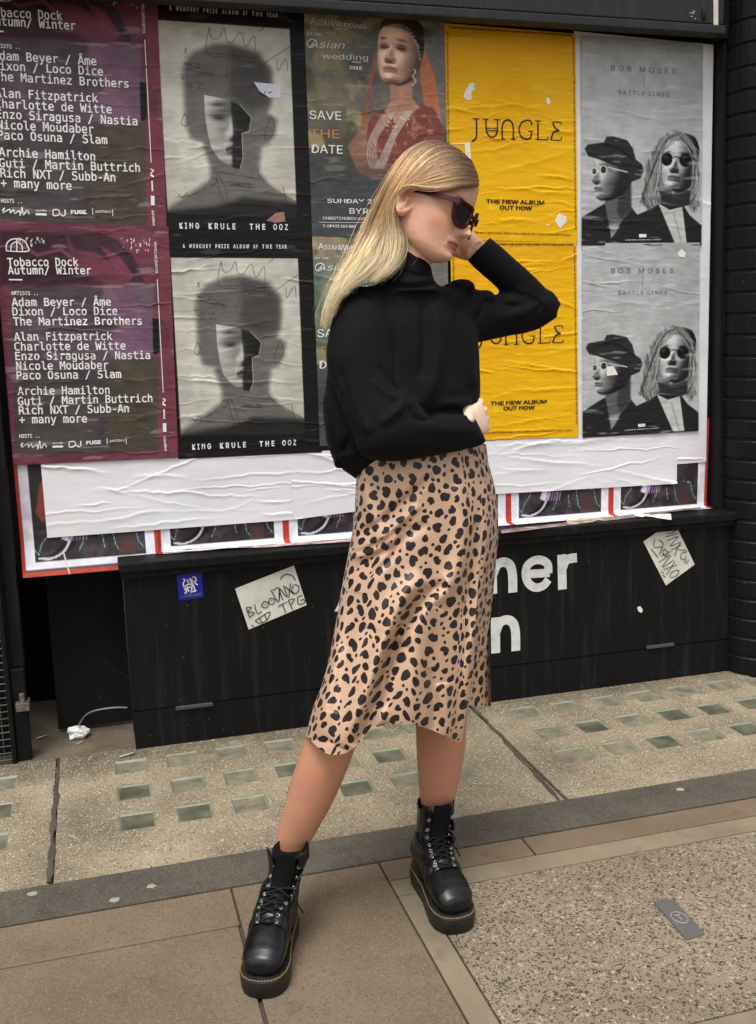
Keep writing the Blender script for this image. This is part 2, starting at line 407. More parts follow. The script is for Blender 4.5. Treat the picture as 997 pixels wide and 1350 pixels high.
# flattened chewing gum on the pavement
M_GUM = plain('old_gum', rgb(150, 142, 128), .8)
for (px, py, s) in ((200, 1170, .012), (151, 1188, .012), (43, 1180, .012), (897, 1042, .012)):
    p = gnd(px, py); b = MB(); n = 14
    rr = [s*(.8+.4*hash01(np.array(k), np.array(px))) for k in range(n)]
    V = [(p[0]+rr[k]*math.cos(k*2*math.pi/n), p[1]+rr[k]*.8*math.sin(k*2*math.pi/n), .0035) for k in range(n)]+[(p[0]+.6*rr[k]*math.cos(k*2*math.pi/n), p[1]+.5*rr[k]*math.sin(k*2*math.pi/n), .0048) for k in range(n)]
    b.add(V, [tuple(range(n, 2*n))]+[(k, (k+1) % n, n+(k+1) % n, n+k) for k in range(n)])
    b.build('gum_spot', M_GUM, label={200: 'grey gum spot on the dark kerb strip, middle of the three near the left boot', 151: 'grey gum spot on the near side of the dark kerb strip, nearest the flagstones', 43: 'grey gum spot on the dark kerb strip at the end of the left tar joint', 897: 'pale round gum spot on the dark kerb strip beyond the speckled slab'}[px], cat='gum spot', group='gum spots on the kerb strip')

# ------------------------------------------------------------------ shop front
YP = 3.232            # poster plane
YF = 3.14             # face of the panel under the window
ZS = float(at(164.5, 743.5, 3.105)[2])      # sill nose
shop = empty('shop_front', (1.0, YF, 0), label='black painted shop front with a boarded window, sill, panelled base and grey fascia', cat='shop front')
b = MB(); b.box(.0655, 2.275, YF, YF+.03, .128, ZS-.035); pan = b.build('base_panel', M_BLACK, shop, bevel=.003)
b = MB(); b.box(.069, 2.275, YF+.003, YF+.03, -.01, .1255); b.build('plinth', M_BLACK, shop, bevel=.003)
b = MB(); b.box(.069, .085, YF+.03, YP+.10, -.01, ZS-.03); b.build('panel_return', M_BLACK2, shop)
b = MB(); b.box(.055, 2.262, 3.105, YP+.03, ZS-.03, ZS); b.box(.060, 2.258, 3.117, YP, ZS-.052, ZS-.030); b.build('sill', M_BLACK, shop, bevel=.004)
b = MB(); b.box(-.262, 2.30, YP+.009, YP+.03, ZS-.04, 2.32); b.build('window_board', M_BLACK2, shop)
# recess left of the panel
b = MB(); b.box(-.172, .069, 3.365, 3.39, .012, ZS+.05); b.build('recess_board', black_paint('brown_black_board', base=.0085, rough=.75, streak=.013), shop, bevel=.002)
b = MB(); b.box(-.50, .069, 3.70, 3.72, -.01, ZS+.1); b.box(-.50, .07, 3.39, 3.71, ZS+.02, ZS+.1); b.build('recess_back', M_BLACK2, shop)
b = MB(); b.box(-.292, -.248, 3.17, 3.215, -.005, .30); b.box(-.286, -.246, 3.185, 3.24, .30, 2.3); b.build('frame_post', M_BLACK, shop, bevel=.004)
b = MB(); b.box(-3.2, -.292, 3.262, 3.29, -.01, 2.6); b.build('side_wall', M_BLACK2, shop)
# window frame at the right, leaning in with the pillar
def skew_box(b, xb, xt, w, y0, y1, z0, z1):
    b.add([(x, y, z) for (z, xx) in ((z0, xb), (z1, xt)) for y in (y0, y1) for x in (xx, xx+w)],
          [(0, 2, 3, 1), (4, 5, 7, 6), (0, 1, 5, 4), (2, 6, 7, 3), (0, 4, 6, 2), (1, 3, 7, 5)])
b = MB(); skew_box(b, 2.205, 2.155, .05, 3.18, YP+.02, ZS-.001, 2.3); skew_box(b, 2.243, 2.193, .035, 3.155, 3.185, ZS-.001, 2.3); b.build('window_frame', M_BLACK, shop, bevel=.003)
# fascia: a moulding under a broad board
b = MB(); b.box(-3.2, 2.122, 3.118, 3.175, 2.236, 2.264); b.build('fascia_moulding', M_BEAM, shop, bevel=.004)
b = MB(); b.box(-3.2, 2.118, 3.126, 3.20, 2.267, 2.9); fas = b.build('fascia', M_BEAM, shop, bevel=.004)
b = MB(); b.box(2.125, 2.30, 3.17, YP+.03, 2.236, 2.9); b.build('fascia_end', M_BLACK2, shop, bevel=.003)
b = MB(); b.box(-.26, 2.125, 3.206, YP+.005, 2.266, 2.32); b.build('window_head', M_BLACK2, shop)
b = MB(); b.prism([at(x, y, 3.1245) for x, y in ((941, -12), (947, -12), (947, 35), (941, 35))], (0, .001, 0)); b.build('paper_strip', plain('yellowed_paper', rgb(205, 200, 182), .7), shop)
b = MB(); b.tube([at(928, y, 3.124) for y in (7, 12, 20, 26)], [.006, .009, .009, .005], 10); b.build('keyhole', M_INK_B, shop)
for (cx, cy) in ((912, 18), (920, 35)):
    b = MB(); r = np.random.default_rng(cx)
    for k in range(9):
        p = np.array([cx, cy])+r.normal(0, 3, 2)*np.array([1, .8]); d = r.uniform(1, 4); a = r.uniform(-.3, .3)
        b.prism([at(p[0], p[1], 3.1245), at(p[0]+d, p[1]+a*d, 3.1245), at(p[0]+d, p[1]+a*d+1.1, 3.1245), at(p[0], p[1]+1.1, 3.1245)], (0, .001, 0))
    b.build('paint_chip', plain('pale_chip', rgb(200, 196, 186), .7), shop)
def bolt(px, py, y, r, parent):
    p = at(px, py, y); b = MB()
    b.tube([p+np.array([0, .004, 0]), p+np.array([0, -.006, 0])], r, 18)
    b.tube([p+np.array([r*.72*math.cos(a), -.007, r*.72*math.sin(a)]) for a in np.linspace(0, 2*math.pi, 20)], r*.16, 6)
    b.tube([p+np.array([0, -.004, 0]), p+np.array([0, -.011, 0])], r*.4, 6)
    b.build('bolt', M_METAL_DARK, parent, smooth=False)
M_METAL_DARK = plain('painted_steel', (.05, .05, .048), .35, .5, .5)
bolt(182, 755, YF, .017, pan); bolt(961, 688, YF, .016, pan)
for (xa, ya, xb, yb) in ((232, 934.5, 281, 929), (853, 854, 889, 851)):
    b = MB(); p, q = at(xa, ya, YF-.006), at(xb, yb, YF-.006); b.box(p[0], q[0], YF-.008, YF+.002, p[2]-.006, p[2]+.006); b.build('hinge_bar', plain('greyed_hinge', (.09, .09, .088), .4, .5, .4), pan, bevel=.002)
b = MB(); p = at(30, 928, 3.16)
b.box(p[0]-.02, p[0]+.02, 3.145, 3.20, p[2]-.02, p[2]+.006); b.tube([p+np.array([0, 0, .0]), p+np.array([0, 0, .034])], .009, 8); b.build('padbolt', noise_mat('rusty_steel', rgb(70, 52, 44), rgb(112, 108, 102), scale=60, rough=.5), shop, bevel=.002)

# brick pillar: every course a rounded-corner brick course, glossy black paint
M_BRICK = black_paint('black_glossed_brick', base=.0075, rough=.3, streak=.014)
pil = empty('brick_pillar', (2.4, 3.05, 0), label='black gloss painted brick pillar with a rounded corner at the right edge', cat='brick pillar')
def pil_outline(ins):
    R0 = .135; pts = [(2.246+ins, 3.30)]
    for a in np.linspace(0, math.pi/2, 9):
        pts.append((2.246+R0-(R0-ins)*math.cos(a), 3.16-(R0-ins)*math.sin(a)))
    return pts
def course(b, z0, z1, ins, xs):
    o = pil_outline(ins)
    loops = []
    # first piece: the rounded special; then straight stretchers to the right
    segs = [o+[(xs[0], 3.16-.135+ins)]]
    for i in range(len(xs)-1): segs.append([(xs[i]+.007, 3.16-.135+ins), (xs[i+1], 3.16-.135+ins)])
    for sgm in segs:
        poly = sgm+[(sgm[-1][0], 3.30)] if sgm is segs[0] else [(sgm[0][0], 3.30)][::-1]+sgm+[(sgm[1][0], 3.30)]
        n = len(poly); ch = .0035
        c = np.mean(poly, 0)
        V = []
        for (z, sh) in ((z0, ch), (z0+ch, 0), (z1-ch, 0), (z1, ch)):
            for p in poly:
                d = np.array(p)-c; d = d/np.linalg.norm(d)
                V.append((p[0]-d[0]*sh-.035*z, p[1]-d[1]*sh, z))
        F = [tuple(range(n)), tuple(range(3*n, 4*n))[::-1]]+[tuple(f) for f in grid_faces(4, n, True)]
        b.add(V, F)
b = MB(); bm_ = MB(); pitch = .0735
for k in range(36):
    z0 = k*pitch
    xs = [2.40, 2.61, 2.82, 3.2] if k % 2 else [2.50, 2.71, 2.92, 3.2]
    course(b, z0+.0045, z0+pitch-.0045, .0015*hash01(np.array(k), np.array(5)), xs)
b.build('brickwork', M_BRICK, pil)
oo = pil_outline(.007)+[(3.2, 3.16-.135+.007), (3.2, 3.3)]
V = [(x-.035*z, y, z) for z in (-.02, 2.66) for x, y in oo]; n = len(oo)
bm_.add(V, [tuple(range(n)), tuple(range(n, 2*n))]+[(i, (i+1) % n, n+(i+1) % n, n+i) for i in range(n)])
bm_.build('mortar', black_paint('black_mortar', base=.014, rough=.55, streak=.045), pil)

# wire mesh guard at the far left
gd = empty('mesh_guard', (-.34, 3.17, 0), label='rusty black wire mesh guard standing at the far left of the shop front', cat='mesh guard')
b = MB()
for z in np.arange(.01, 1.5, .0225): b.tube([(-.62, 3.165, z), (-.305, 3.165, z+.002)], .0017, 5)
for x in np.arange(-.62, -.30, .0225): b.tube([(x, 3.168, 0), (x, 3.168, 1.5)], .0017, 5)
b.build('wire_mesh', noise_mat('rusty_wire', rgb(60, 55, 48), rgb(96, 90, 80), scale=30, rough=.6, bump=.1), gd)
b = MB(); b.box(-.305, -.292, 3.155, 3.18, 0, 1.52); b.box(-.66, -.292, 3.155, 3.18, 1.5, 1.52); b.build('frame', M_BLACK, gd, bevel=.002)

# lettering painted on the panel: mostly hidden behind the figure
# ------------------------------------------------------------------ lettering
FD = bpy.utils.system_resource('DATAFILES', path='fonts')
def get_font(fn):
    try: return bpy.data.fonts.load(os.path.join(FD, fn))
    except Exception: return None
F_MONO = get_font('DejaVuSansMono.woff2'); F_SANS = get_font('Inter.woff2')
_cap = {}
def glyph_mesh(s, font, bold, spacing):
    cu = bpy.data.curves.new('t', 'FONT'); cu.body = s
    if font: cu.font = font
    cu.offset = bold; cu.space_character = spacing; cu.resolution_u = 3; cu.fill_mode = 'FRONT'
    o = bpy.data.objects.new('t', cu); COL.objects.link(o)
    dg = bpy.context.evaluated_depsgraph_get()
    me = bpy.data.meshes.new_from_object(o.evaluated_get(dg))
    bpy.data.objects.remove(o); bpy.data.curves.remove(cu)
    V = np.zeros(len(me.vertices)*3, np.float32); me.vertices.foreach_get('co', V)
    F = [tuple(p.vertices) for p in me.polygons]
    bpy.data.meshes.remove(me)
    return V.reshape(-1, 3), F
def cap_h(font, bold):
    k = (font.name if font else '', bold)
    if k not in _cap:
        V, _ = glyph_mesh('H', font, bold, 1); _cap[k] = V[:, 1].max()-V[:, 1].min()
    return _cap[k]
def text_uv(s, A, B, cap, font=None, bold=0.0, spacing=1.0):
    """glyphs in plane coordinates (X,Z): baseline from A to B, capitals cap high"""
    V, F = glyph_mesh(s, font, min(bold, .012), spacing)
    V = np.array(V); V[:, 2] = 0
    if bold > .012:     # heavier weight: the same glyphs laid over one another a hair apart
        n = len(V); d = (bold-.012)*.9; Vs, Fs = [], []
        for k, (dx, dy) in enumerate(((-d, 0), (d, 0), (0, d*.6), (0, -d*.6))): Vs.append(V+np.array([dx, dy, .00022*k])); Fs += [tuple(i+n*k for i in f) for f in F]
        V, F = np.concatenate(Vs), Fs
    A, B = np.asarray(A, float), np.asarray(B, float)
    ex = (B-A); L = np.linalg.norm(ex); ex /= L; ez = np.array([-ex[1], ex[0]])
    x0, x1 = V[:, 0].min(), V[:, 0].max()
    sy = cap/cap_h(font, bold)
    return np.concatenate([A+((V[:, 0]-x0)/(x1-x0)*L)[:, None]*ex+(V[:, 1]*sy)[:, None]*ez, V[:, 2:]], 1), F
def stroke_uv(P, w):
    """a ribbon of width w along points P in plane coordinates"""
    P = np.asarray(P, float)
    T = np.gradient(P, axis=0); T /= np.linalg.norm(T, axis=1)[:, None]+1e-12
    Nn = np.stack([-T[:, 1], T[:, 0]], 1)
    w = np.broadcast_to(np.asarray(w, float), (len(P),))
    a, b_ = P+Nn*w[:, None]/2, P-Nn*w[:, None]/2; n = len(P)
    return np.concatenate([a, b_]), [(i, n+i, n+i+1, i+1) for i in range(n-1)]
def smooth_line(P, n=6):
    P = np.asarray(P, float)
    if len(P) < 3: return P
    out = []
    for i in range(len(P)-1):
        p0, p1, p2, p3 = P[max(i-1, 0)], P[i], P[i+1], P[min(i+2, len(P)-1)]
        for t in np.linspace(0, 1, n, endpoint=False):
            out.append(.5*((2*p1)+(-p0+p2)*t+(2*p0-5*p1+4*p2-p3)*t*t+(-p0+3*p1-3*p2+p3)*t**3))
    out.append(P[-1]); return np.array(out)

# ------------------------------------------------------------------ pasted sheets
def pl(px, py, Y=YP):
    p = at(px, py, Y); return np.array([p[0], p[2]])
def PL(pts, ox=0, oy=0, sc=1.0, Y=YP):
    """points read off an enlarged crop of the photo -> plane coordinates"""
    return np.array([pl(ox+sc*x, oy+sc*y, Y) for x, y in pts])
class Wrinkle:
    def __init__(self, seed, x0, x1, z0, z1, n=16, amp=.0024, rip=1.0):
        self.rip = rip; n = int(n*1.9*(1 if rip == 1 else .55)); r = np.random.default_rng(seed); self.c = []
        for _ in range(n):
            L = r.uniform(.08, .45)*(x1-x0)*1.6
            self.c.append((r.uniform(x0, x1), r.uniform(z0, z1), L/2, r.normal(0, .13), amp*r.uniform(.2, 1.0)**1.3, r.uniform(.0013, .0042), r.integers(1000)))
        self.s = seed
    def __call__(self, X, Z):
        X, Z = np.asarray(X, float), np.asarray(Z, float)
        h = .0012*fbm2(X*9, Z*14, self.s, 3)+self.rip*(.0009*noise2(X*18, Z*85, self.s+5)+.0004*noise2(X*60, Z*190, self.s+6))
        for (cx, cz, hl, sl, a, w, sd) in self.c:
            dx = X-cx
            zz = cz+sl*dx+.010*(noise2(X*14, X*0, sd)-.5)+.006*(noise2(X*45, X*0, sd+1)-.5)
            d = Z-zz
            win = np.clip(1-np.abs(dx)/hl, 0, 1)**.6
            h = h+a*win*np.where(d > 0, np.exp(-(d/w)**2), np.exp(-(d/(w*2.4))**2))
        return h
class Sheet:
    """a printed sheet pasted on the board: grid mesh with its print as vertex colour, lettering as children"""
    def __init__(self, name, quad, paint, seed, off=0.0, step=.0019, shift=(0, 0), n=16, amp=.0024, parent=None, mat=None, Y=YP, rip=1.0, **k):
        q = np.array([pl(*p) for p in quad])+np.array(shift)
        self.Y = Y-off; self.shift = np.array(shift)
        w = max(np.linalg.norm(q[1]-q[0]), np.linalg.norm(q[2]-q[3])); h = max(np.linalg.norm(q[3]-q[0]), np.linalg.norm(q[2]-q[1]))
        nc, nr = int(w/step)+2, int(h/step)+2
        u, v = np.meshgrid(np.linspace(0, 1, nc), np.linspace(0, 1, nr))
        P = (q[0]*(1-u)[..., None]+q[1]*u[..., None])*(1-v)[..., None]+(q[3]*(1-u)[..., None]+q[2]*u[..., None])*v[..., None]
        P = P.reshape(-1, 2)
        self.wr = Wrinkle(seed, q[:, 0].min(), q[:, 0].max(), q[:, 1].min(), q[:, 1].max(), n, amp, rip)
        hgt = self.wr(P[:, 0], P[:, 1])
        self.cut = None
        V = np.stack([P[:, 0], self.Y-hgt, P[:, 1]], 1)
        me = fast_mesh(name, V, grid_faces(nr, nc))
        Canvas.nc = nc
        C = paint(P[:, 0]-shift[0], P[:, 1]-shift[1], u.ravel(), v.ravel())
        colour_attr(me, s2l(np.clip(C, 0, 255)/255.0))
        self.o = link(name, me, mat or M_PAPER, parent, smooth=True, **k)
        self.acc = {}
    def put(self, VF, mat, key='lettering'):
        V, F = VF; V = np.asarray(V)
        if V.shape[1] == 2: V = np.concatenate([V, np.zeros((len(V), 1))], 1)
        self.acc.setdefault((key, mat.name), []).append((V+np.array([*self.shift, 0]), F))
    def text(self, s, A, B, cap, mat, font=None, bold=0.0, spacing=1.0, key='lettering'):
        a, b_ = pl(*A), pl(*B)
        mpp = np.linalg.norm(pl(A[0], A[1]-10)-pl(*A))/10
        self.put(text_uv(s, a, b_, cap*mpp, font, bold, spacing), mat, key)
    def stroke(self, pts, w, mat, ox=0, oy=0, sc=1.0, key='lettering', smooth=True):
        P = PL(pts, ox, oy, sc); P = smooth_line(P) if smooth else P
        mpp = np.linalg.norm(pl(400, 400)-pl(401, 400))
        self.put(stroke_uv(P, w*mpp), mat, key)
    def finish(self, lift=.0011):
        for (key, mn), L in self.acc.items():
            Vs, Fs, n = [], [], 0
            for V, F in L:
                Vs.append(V); Fs += [tuple(i+n for i in f) for f in F]; n += len(V)
            V = np.concatenate(Vs)
            h = self.wr(V[:, 0], V[:, 1])
            me = fast_mesh(key, np.stack([V[:, 0], self.Y-h-lift-V[:, 2], V[:, 1]], 1), Fs)
            link(key, me, bpy.data.materials[mn], self.o)
        return self.o

def sdpoly(X, Z, poly):
    """signed distance to a polygon (negative inside), metres"""
    P = np.asarray(poly); d = np.full(X.shape, 1e9); s = np.zeros(X.shape, bool)
    for i in range(len(P)):
        a, b_ = P[i], P[(i+1) % len(P)]
        e = b_-a; wx, wz = X-a[0], Z-a[1]
        t = np.clip((wx*e[0]+wz*e[1])/(e@e+1e-12), 0, 1)
        d = np.minimum(d, (wx-e[0]*t)**2+(wz-e[1]*t)**2)
        c = ((a[1] > Z) != (b_[1] > Z)) & (X < (b_[0]-a[0])*(Z-a[1])/((b_[1]-a[1]) if b_[1] != a[1] else 1e-12)+a[0])
        s ^= c
    d = np.sqrt(d); return np.where(s, -d, d)
def dline(X, Z, P):
    d = np.full(X.shape, 1e9)
    for i in range(len(P)-1):
        a, b_ = P[i], P[i+1]; e = b_-a; wx, wz = X-a[0], Z-a[1]
        t = np.clip((wx*e[0]+wz*e[1])/(e@e+1e-12), 0, 1)
        d = np.minimum(d, (wx-e[0]*t)**2+(wz-e[1]*t)**2)
    return np.sqrt(d)
class Canvas:
    def __init__(self, X, Z, base): self.X, self.Z = X, Z; self.C = np.empty((len(X), 3)); self.C[:] = base
    def mix(self, m, col): self.C = self.C*(1-m[:, None])+np.asarray(col, float)*m[:, None] if np.ndim(col) == 1 else self.C*(1-m[:, None])+col*m[:, None]
    def poly(self, P, col, blur=.0015, op=1.0): self.mix(op*sstep(blur, -blur, sdpoly(self.X, self.Z, P)), col)
    def line(self, P, col, w=.0015, op=1.0): self.mix(op*sstep(w*1.5, w*.5, dline(self.X, self.Z, P)), col)
    def dot(self, c, rx, rz, col, soft=.4, op=1.0):
        d = np.sqrt(((self.X-c[0])/rx)**2+((self.Z-c[1])/rz)**2); self.mix(op*sstep(1+soft, 1-soft, d), col)
    def grain(self, a, seed, s=400): self.C = self.C+a*(noise2(self.X*s, self.Z*s, seed)-.5)[:, None]
    def wear(self, seed, a=.5, col=(200, 198, 195), cut=.70):
        """paste smears and rubbed paper along the creases"""
        m = sstep(cut, cut+.1, fbm2(self.X*10, self.Z*60, seed, 4)); self.mix(m*a, col)

gs = lambda x, s: np.exp(-(x/s)**2)
def head_points(nz=110, n=160):
    """a human head: rows of points (nz x n x 3), x forward, y sideways, z up, metres, origin between the ears"""
    zt = np.array([.128, .122, .110, .090, .070, .050, .030, .014, 0, -.015, -.030, -.045, -.060, -.072, -.082, -.090, -.095])
    xf = np.array([.012, .048, .070, .086, .0925, .0945, .0940, .0905, .0905, .0915, .0925, .0925, .0915, .0905, .0860, .0760, .062])
    xb = np.array([-.030, -.062, -.080, -.094, -.100, -.101, -.099, -.096, -.091, -.083, -.074, -.062, -.046, -.028, -.006, .016, .034])
    hw = np.array([.022, .046, .060, .0695, .0725, .0735, .0735, .0725, .0710, .0690, .0660, .0620, .0565, .0500, .0410, .0300, .017])
    rings = []; th = np.linspace(0, 2*math.pi, n, endpoint=False)
    for z in np.linspace(.128, -.095, nz):
        f, b_, w = (np.interp(-z, -zt, q) for q in (xf, xb, hw))
        jaw = sstep(-.02, -.075, z); cx, rx = (f+b_)/2, (f-b_)/2
        c, s = np.cos(th), np.sin(th)
        x = cx+rx*np.sign(c)*np.abs(c)**.92
        y = w*np.sign(s)*np.abs(s)**(.86+.10*jaw)
        k = (x-cx)/rx
        y *= 1-(.10+.26*jaw)*np.clip(k, 0, 1)**1.6-.10*np.clip(-k, 0, 1)**2*(1-jaw)
        frt = np.clip(k, 0, 1)**.5; ay = np.abs(y)
        lw_ = np.sqrt(np.clip(1-(y/.027)**2, 0, 1)); zl = z+.0508+.0030*(y/.024)**2
        g = .030*gs(y, .0074+.0036*sstep(.0, -.02, z))*np.interp(z, [-.036, -.030, -.020, -.004, .012, .022], [0, .50, 1.08, .64, .15, .0])
        g = g+.010*gs(ay-.0120, .0062)*gs(z+.0235, .0068)                      # nostril wings
        g += .0058*lw_*gs(z+.0452, .0052)+.0056*lw_*gs(z+.0565, .0052)         # lips
        g -= .0036*gs(y, .024)*gs(zl, .0018)
        g -= .0030*gs(y, .020)*gs(z+.0665, .006)
        g += .0085*gs(y, .022)*gs(z+.080, .012)                                # chin
        g -= .0095*gs(ay-.034, .018)*gs(z-.013, .013)                          # eye sockets
        g += .0060*gs(ay-.0335, .0125)*gs(z-.0115, .0085)                      # lids
        g += .0030*gs(ay-.030, .022)*gs(z-.033, .008)                          # brow
        g += .0050*gs(ay-.046, .020)*gs(z+.012, .018)                          # cheekbone
        g -= .0010*gs(y, .004)*gs(z+.034, .005)
        x = x+g*(c > -.05)*np.clip(frt*1.4, 0, 1)
        rings.append(np.stack([x, y, np.full(n, z)], 1))
    return np.array(rings)
HP = head_points(260, 520)
def printed_head(c, centre, size, yaw, pitch, roll, light, tone=(60, 205), hair=None, brow=1.0, lip=.35, eyes=True, clip=None, tint=(1, 1, 1), blur=1):
    """prints the picture of a head on a poster: a head seen from the front, turned and lit, laid down in ink"""
    P = HP; T1, T2 = np.gradient(P, axis=0), np.gradient(np.concatenate([P[:, -1:], P, P[:, :1]], 1), axis=1)[:, 1:-1]
    nn = np.cross(T1, T2); nn /= np.linalg.norm(nn, axis=2)[..., None]+1e-12
    if (nn[130, 0]*np.array([1, 0, 0])).sum() < 0: nn = -nn
    cy, sy_ = math.cos(yaw), math.sin(yaw); cp, sp_ = math.cos(pitch), math.sin(pitch); cr_, sr = math.cos(roll), math.sin(roll)
    def rot(v):     # forward = towards the viewer; result: right, up, out
        f, s_, u = v[..., 0], v[..., 1], v[..., 2]
        f, u = f*cp-u*sp_, f*sp_+u*cp
        r_, o = s_*cy+f*sy_, f*cy-s_*sy_
        return np.stack([r_*cr_-u*sr, r_*sr+u*cr_, o], -1)
    Q, M = rot(P), rot(nn); L = np.array(light, float); L /= np.linalg.norm(L)
    sh = np.clip(M@L, 0, 1)**.9*.85+.15*np.clip(M[..., 1]*.5+.5, 0, 1)
    X_, Y_, Z_ = P[..., 0], np.abs(P[..., 1]), P[..., 2]
    alb = np.ones(X_.shape)
    alb *= 1-.62*brow*gs(Y_-.033, .017)*gs(Z_-.040+.06*(Y_-.033)**2*0, .0048)*(X_ > .03)
    if eyes: alb *= 1-.72*gs(Y_-.033, .0125)*gs(Z_-.0125, .0042)*(X_ > .03); alb *= 1-.45*gs(Y_-.033, .019)*gs(Z_-.0185, .0022)*(X_ > .03); alb *= 1-.25*gs(Y_-.033, .02)*gs(Z_-.014, .011)*(X_ > .03)
    lw_ = np.sqrt(np.clip(1-(Y_/.0245)**2, 0, 1)); zl = Z_+.0508+.003*(Y_/.024)**2
    alb *= 1-lip*(np.abs(zl) < .0085*(lw_+.01))*(X_ > .05); alb *= 1-.6*gs(zl, .0015)*(Y_ < .024)*(X_ > .05)
    alb *= 1-.55*gs(Y_-.0068, .004)*gs(Z_+.0300, .003)*(X_ > .08)
    if hair is not None: hm = sstep(hair[0]-.006, hair[0]+.006, Z_+.55*(.085-X_)*(X_ < .085)); alb = alb*(1-hm)+hair[1]*hm
    val = tone[0]*.25+(tone[1]-tone[0]*.25)*sh*alb+tone[0]*.35*alb
    px_, pz_, d = centre[0]+Q[..., 0].ravel()*size, centre[1]+Q[..., 1].ravel()*size, Q[..., 2].ravel()
    vis = M[..., 2].ravel() > -.05
    # splat on the sheet's own grid
    xs, zs_ = c.X, c.Z; nc = c.nc; nr = len(xs)//nc
    ax0 = np.array([xs[0], zs_[0]]); e1 = (np.array([xs[nc-1], zs_[nc-1]])-ax0)/(nc-1); e2 = (np.array([xs[-nc], zs_[-nc]])-ax0)/(nr-1)
    A = np.linalg.inv(np.array([e1, e2]).T); ij = A@np.stack([px_-ax0[0], pz_-ax0[1]])
    i, j = np.round(ij[0]).astype(int), np.round(ij[1]).astype(int)
    ok = vis & (i >= 0) & (i < nc) & (j >= 0) & (j < nr)
    o = np.argsort(d[ok]); idx = (j*nc+i)[ok][o]
    img = np.full(nr*nc, np.nan); img[idx] = val.ravel()[ok][o]; img = img.reshape(nr, nc)
    for _ in range(2):
        hole = np.isnan(img); pad = np.pad(img, 1, constant_values=np.nan)
        nb = np.stack([pad[1:-1, :-2], pad[1:-1, 2:], pad[:-2, 1:-1], pad[2:, 1:-1]]); cnt = (~np.isnan(nb)).sum(0)
        fill = np.where(cnt >= 3, np.nansum(nb, 0)/np.maximum(cnt, 1), np.nan); img = np.where(hole, fill, img)
    m_ = (~np.isnan(img)).astype(float); img = np.nan_to_num(img)
    for _ in range(blur):
        pm, pi_ = np.pad(m_, 1), np.pad(img*m_, 1)
        k3 = lambda a: (a[1:-1, 1:-1]*2+a[1:-1, :-2]+a[1:-1, 2:]+a[:-2, 1:-1]+a[2:, 1:-1])/6
        num, den = k3(pi_), k3(pm); img = np.where(den > 0, num/np.maximum(den, 1e-6), 0); m_ = den
    m_ = m_.ravel()
    if clip is not None: m_ = m_*sstep(.0014, -.0014, sdpoly(c.X, c.Z, clip))
    c.mix(m_, img.ravel()[:, None]*np.array(tint)[None])

# ---- sheet with the line-up (maroon)
c7 = dict(ox=0, oy=290, sc=.2444)
def paint_maroon(X, Z, u, v):
    c = Canvas(X, Z, (104, 56, 70)); f = fbm2(X*9, Z*9, 11, 5)
    c.mix(sstep(.45, .7, f)*.6, (124, 64, 82)); 
    g = lambda pts: PL(pts, **c7)
    c.poly(g([(0, 60), (360, 60), (380, 250), (560, 350), (0, 350)]), (46, 30, 37), .012, .8)
    c.poly(g([(360, 60), (540, 70), (640, 110), (720, 200), (770, 300), (780, 360), (690, 330), (640, 250), (520, 180), (400, 160)]), (58, 42, 48), .006, .9)
    c.poly(g([(540, 140), (640, 190), (720, 300), (700, 330), (600, 230)]), (136, 62, 86), .004, .7)
    c.line(g([(100, 120), (200, 190), (330, 160), (380, 200)]), (150, 80, 104), .005, .6)
    c.poly(g([(55, 355), (830, 355), (830, 730), (850, 730), (855, 1245), (85, 1265)]), (72, 65, 68), .002, .95)
    c.poly(g([(560, 355), (830, 355), (828, 730), (640, 760), (560, 700), (640, 560), (540, 460)]), (116, 86, 106), .010, .9)
    c.poly(g([(140, 460), (420, 440), (560, 600), (620, 760), (300, 800), (120, 640)]), (94, 78, 90), .03, .7)
    c.poly(g([(600, 780), (850, 740), (855, 1245), (560, 1250), (580, 1080), (560, 900)]), (76, 70, 58), .006, .95)
    c.poly(g([(100, 930), (560, 900), (585, 1080), (560, 1250), (90, 1262)]), (72, 66, 66), .012, .8)
    c.poly(g([(730, 355), (800, 360), (825, 480), (775, 440)]), (98, 92, 92), .006, .7)
    c.poly(g([(822, 530), (885, 540), (920, 610), (900, 690), (850, 720), (828, 725)]), (24, 26, 26), .002)
    c.poly(g([(858, 100), (905, 90), (985, 1260), (858, 1290)]), (116, 60, 72), .003, .85)
    f2 = fbm2(X*24, Z*24, 17, 4); c.C *= (.82+.36*f2)[:, None]
    c.wear(31, .45, (172, 160, 164), .68); c.grain(14, 3, 700)
    return c.C
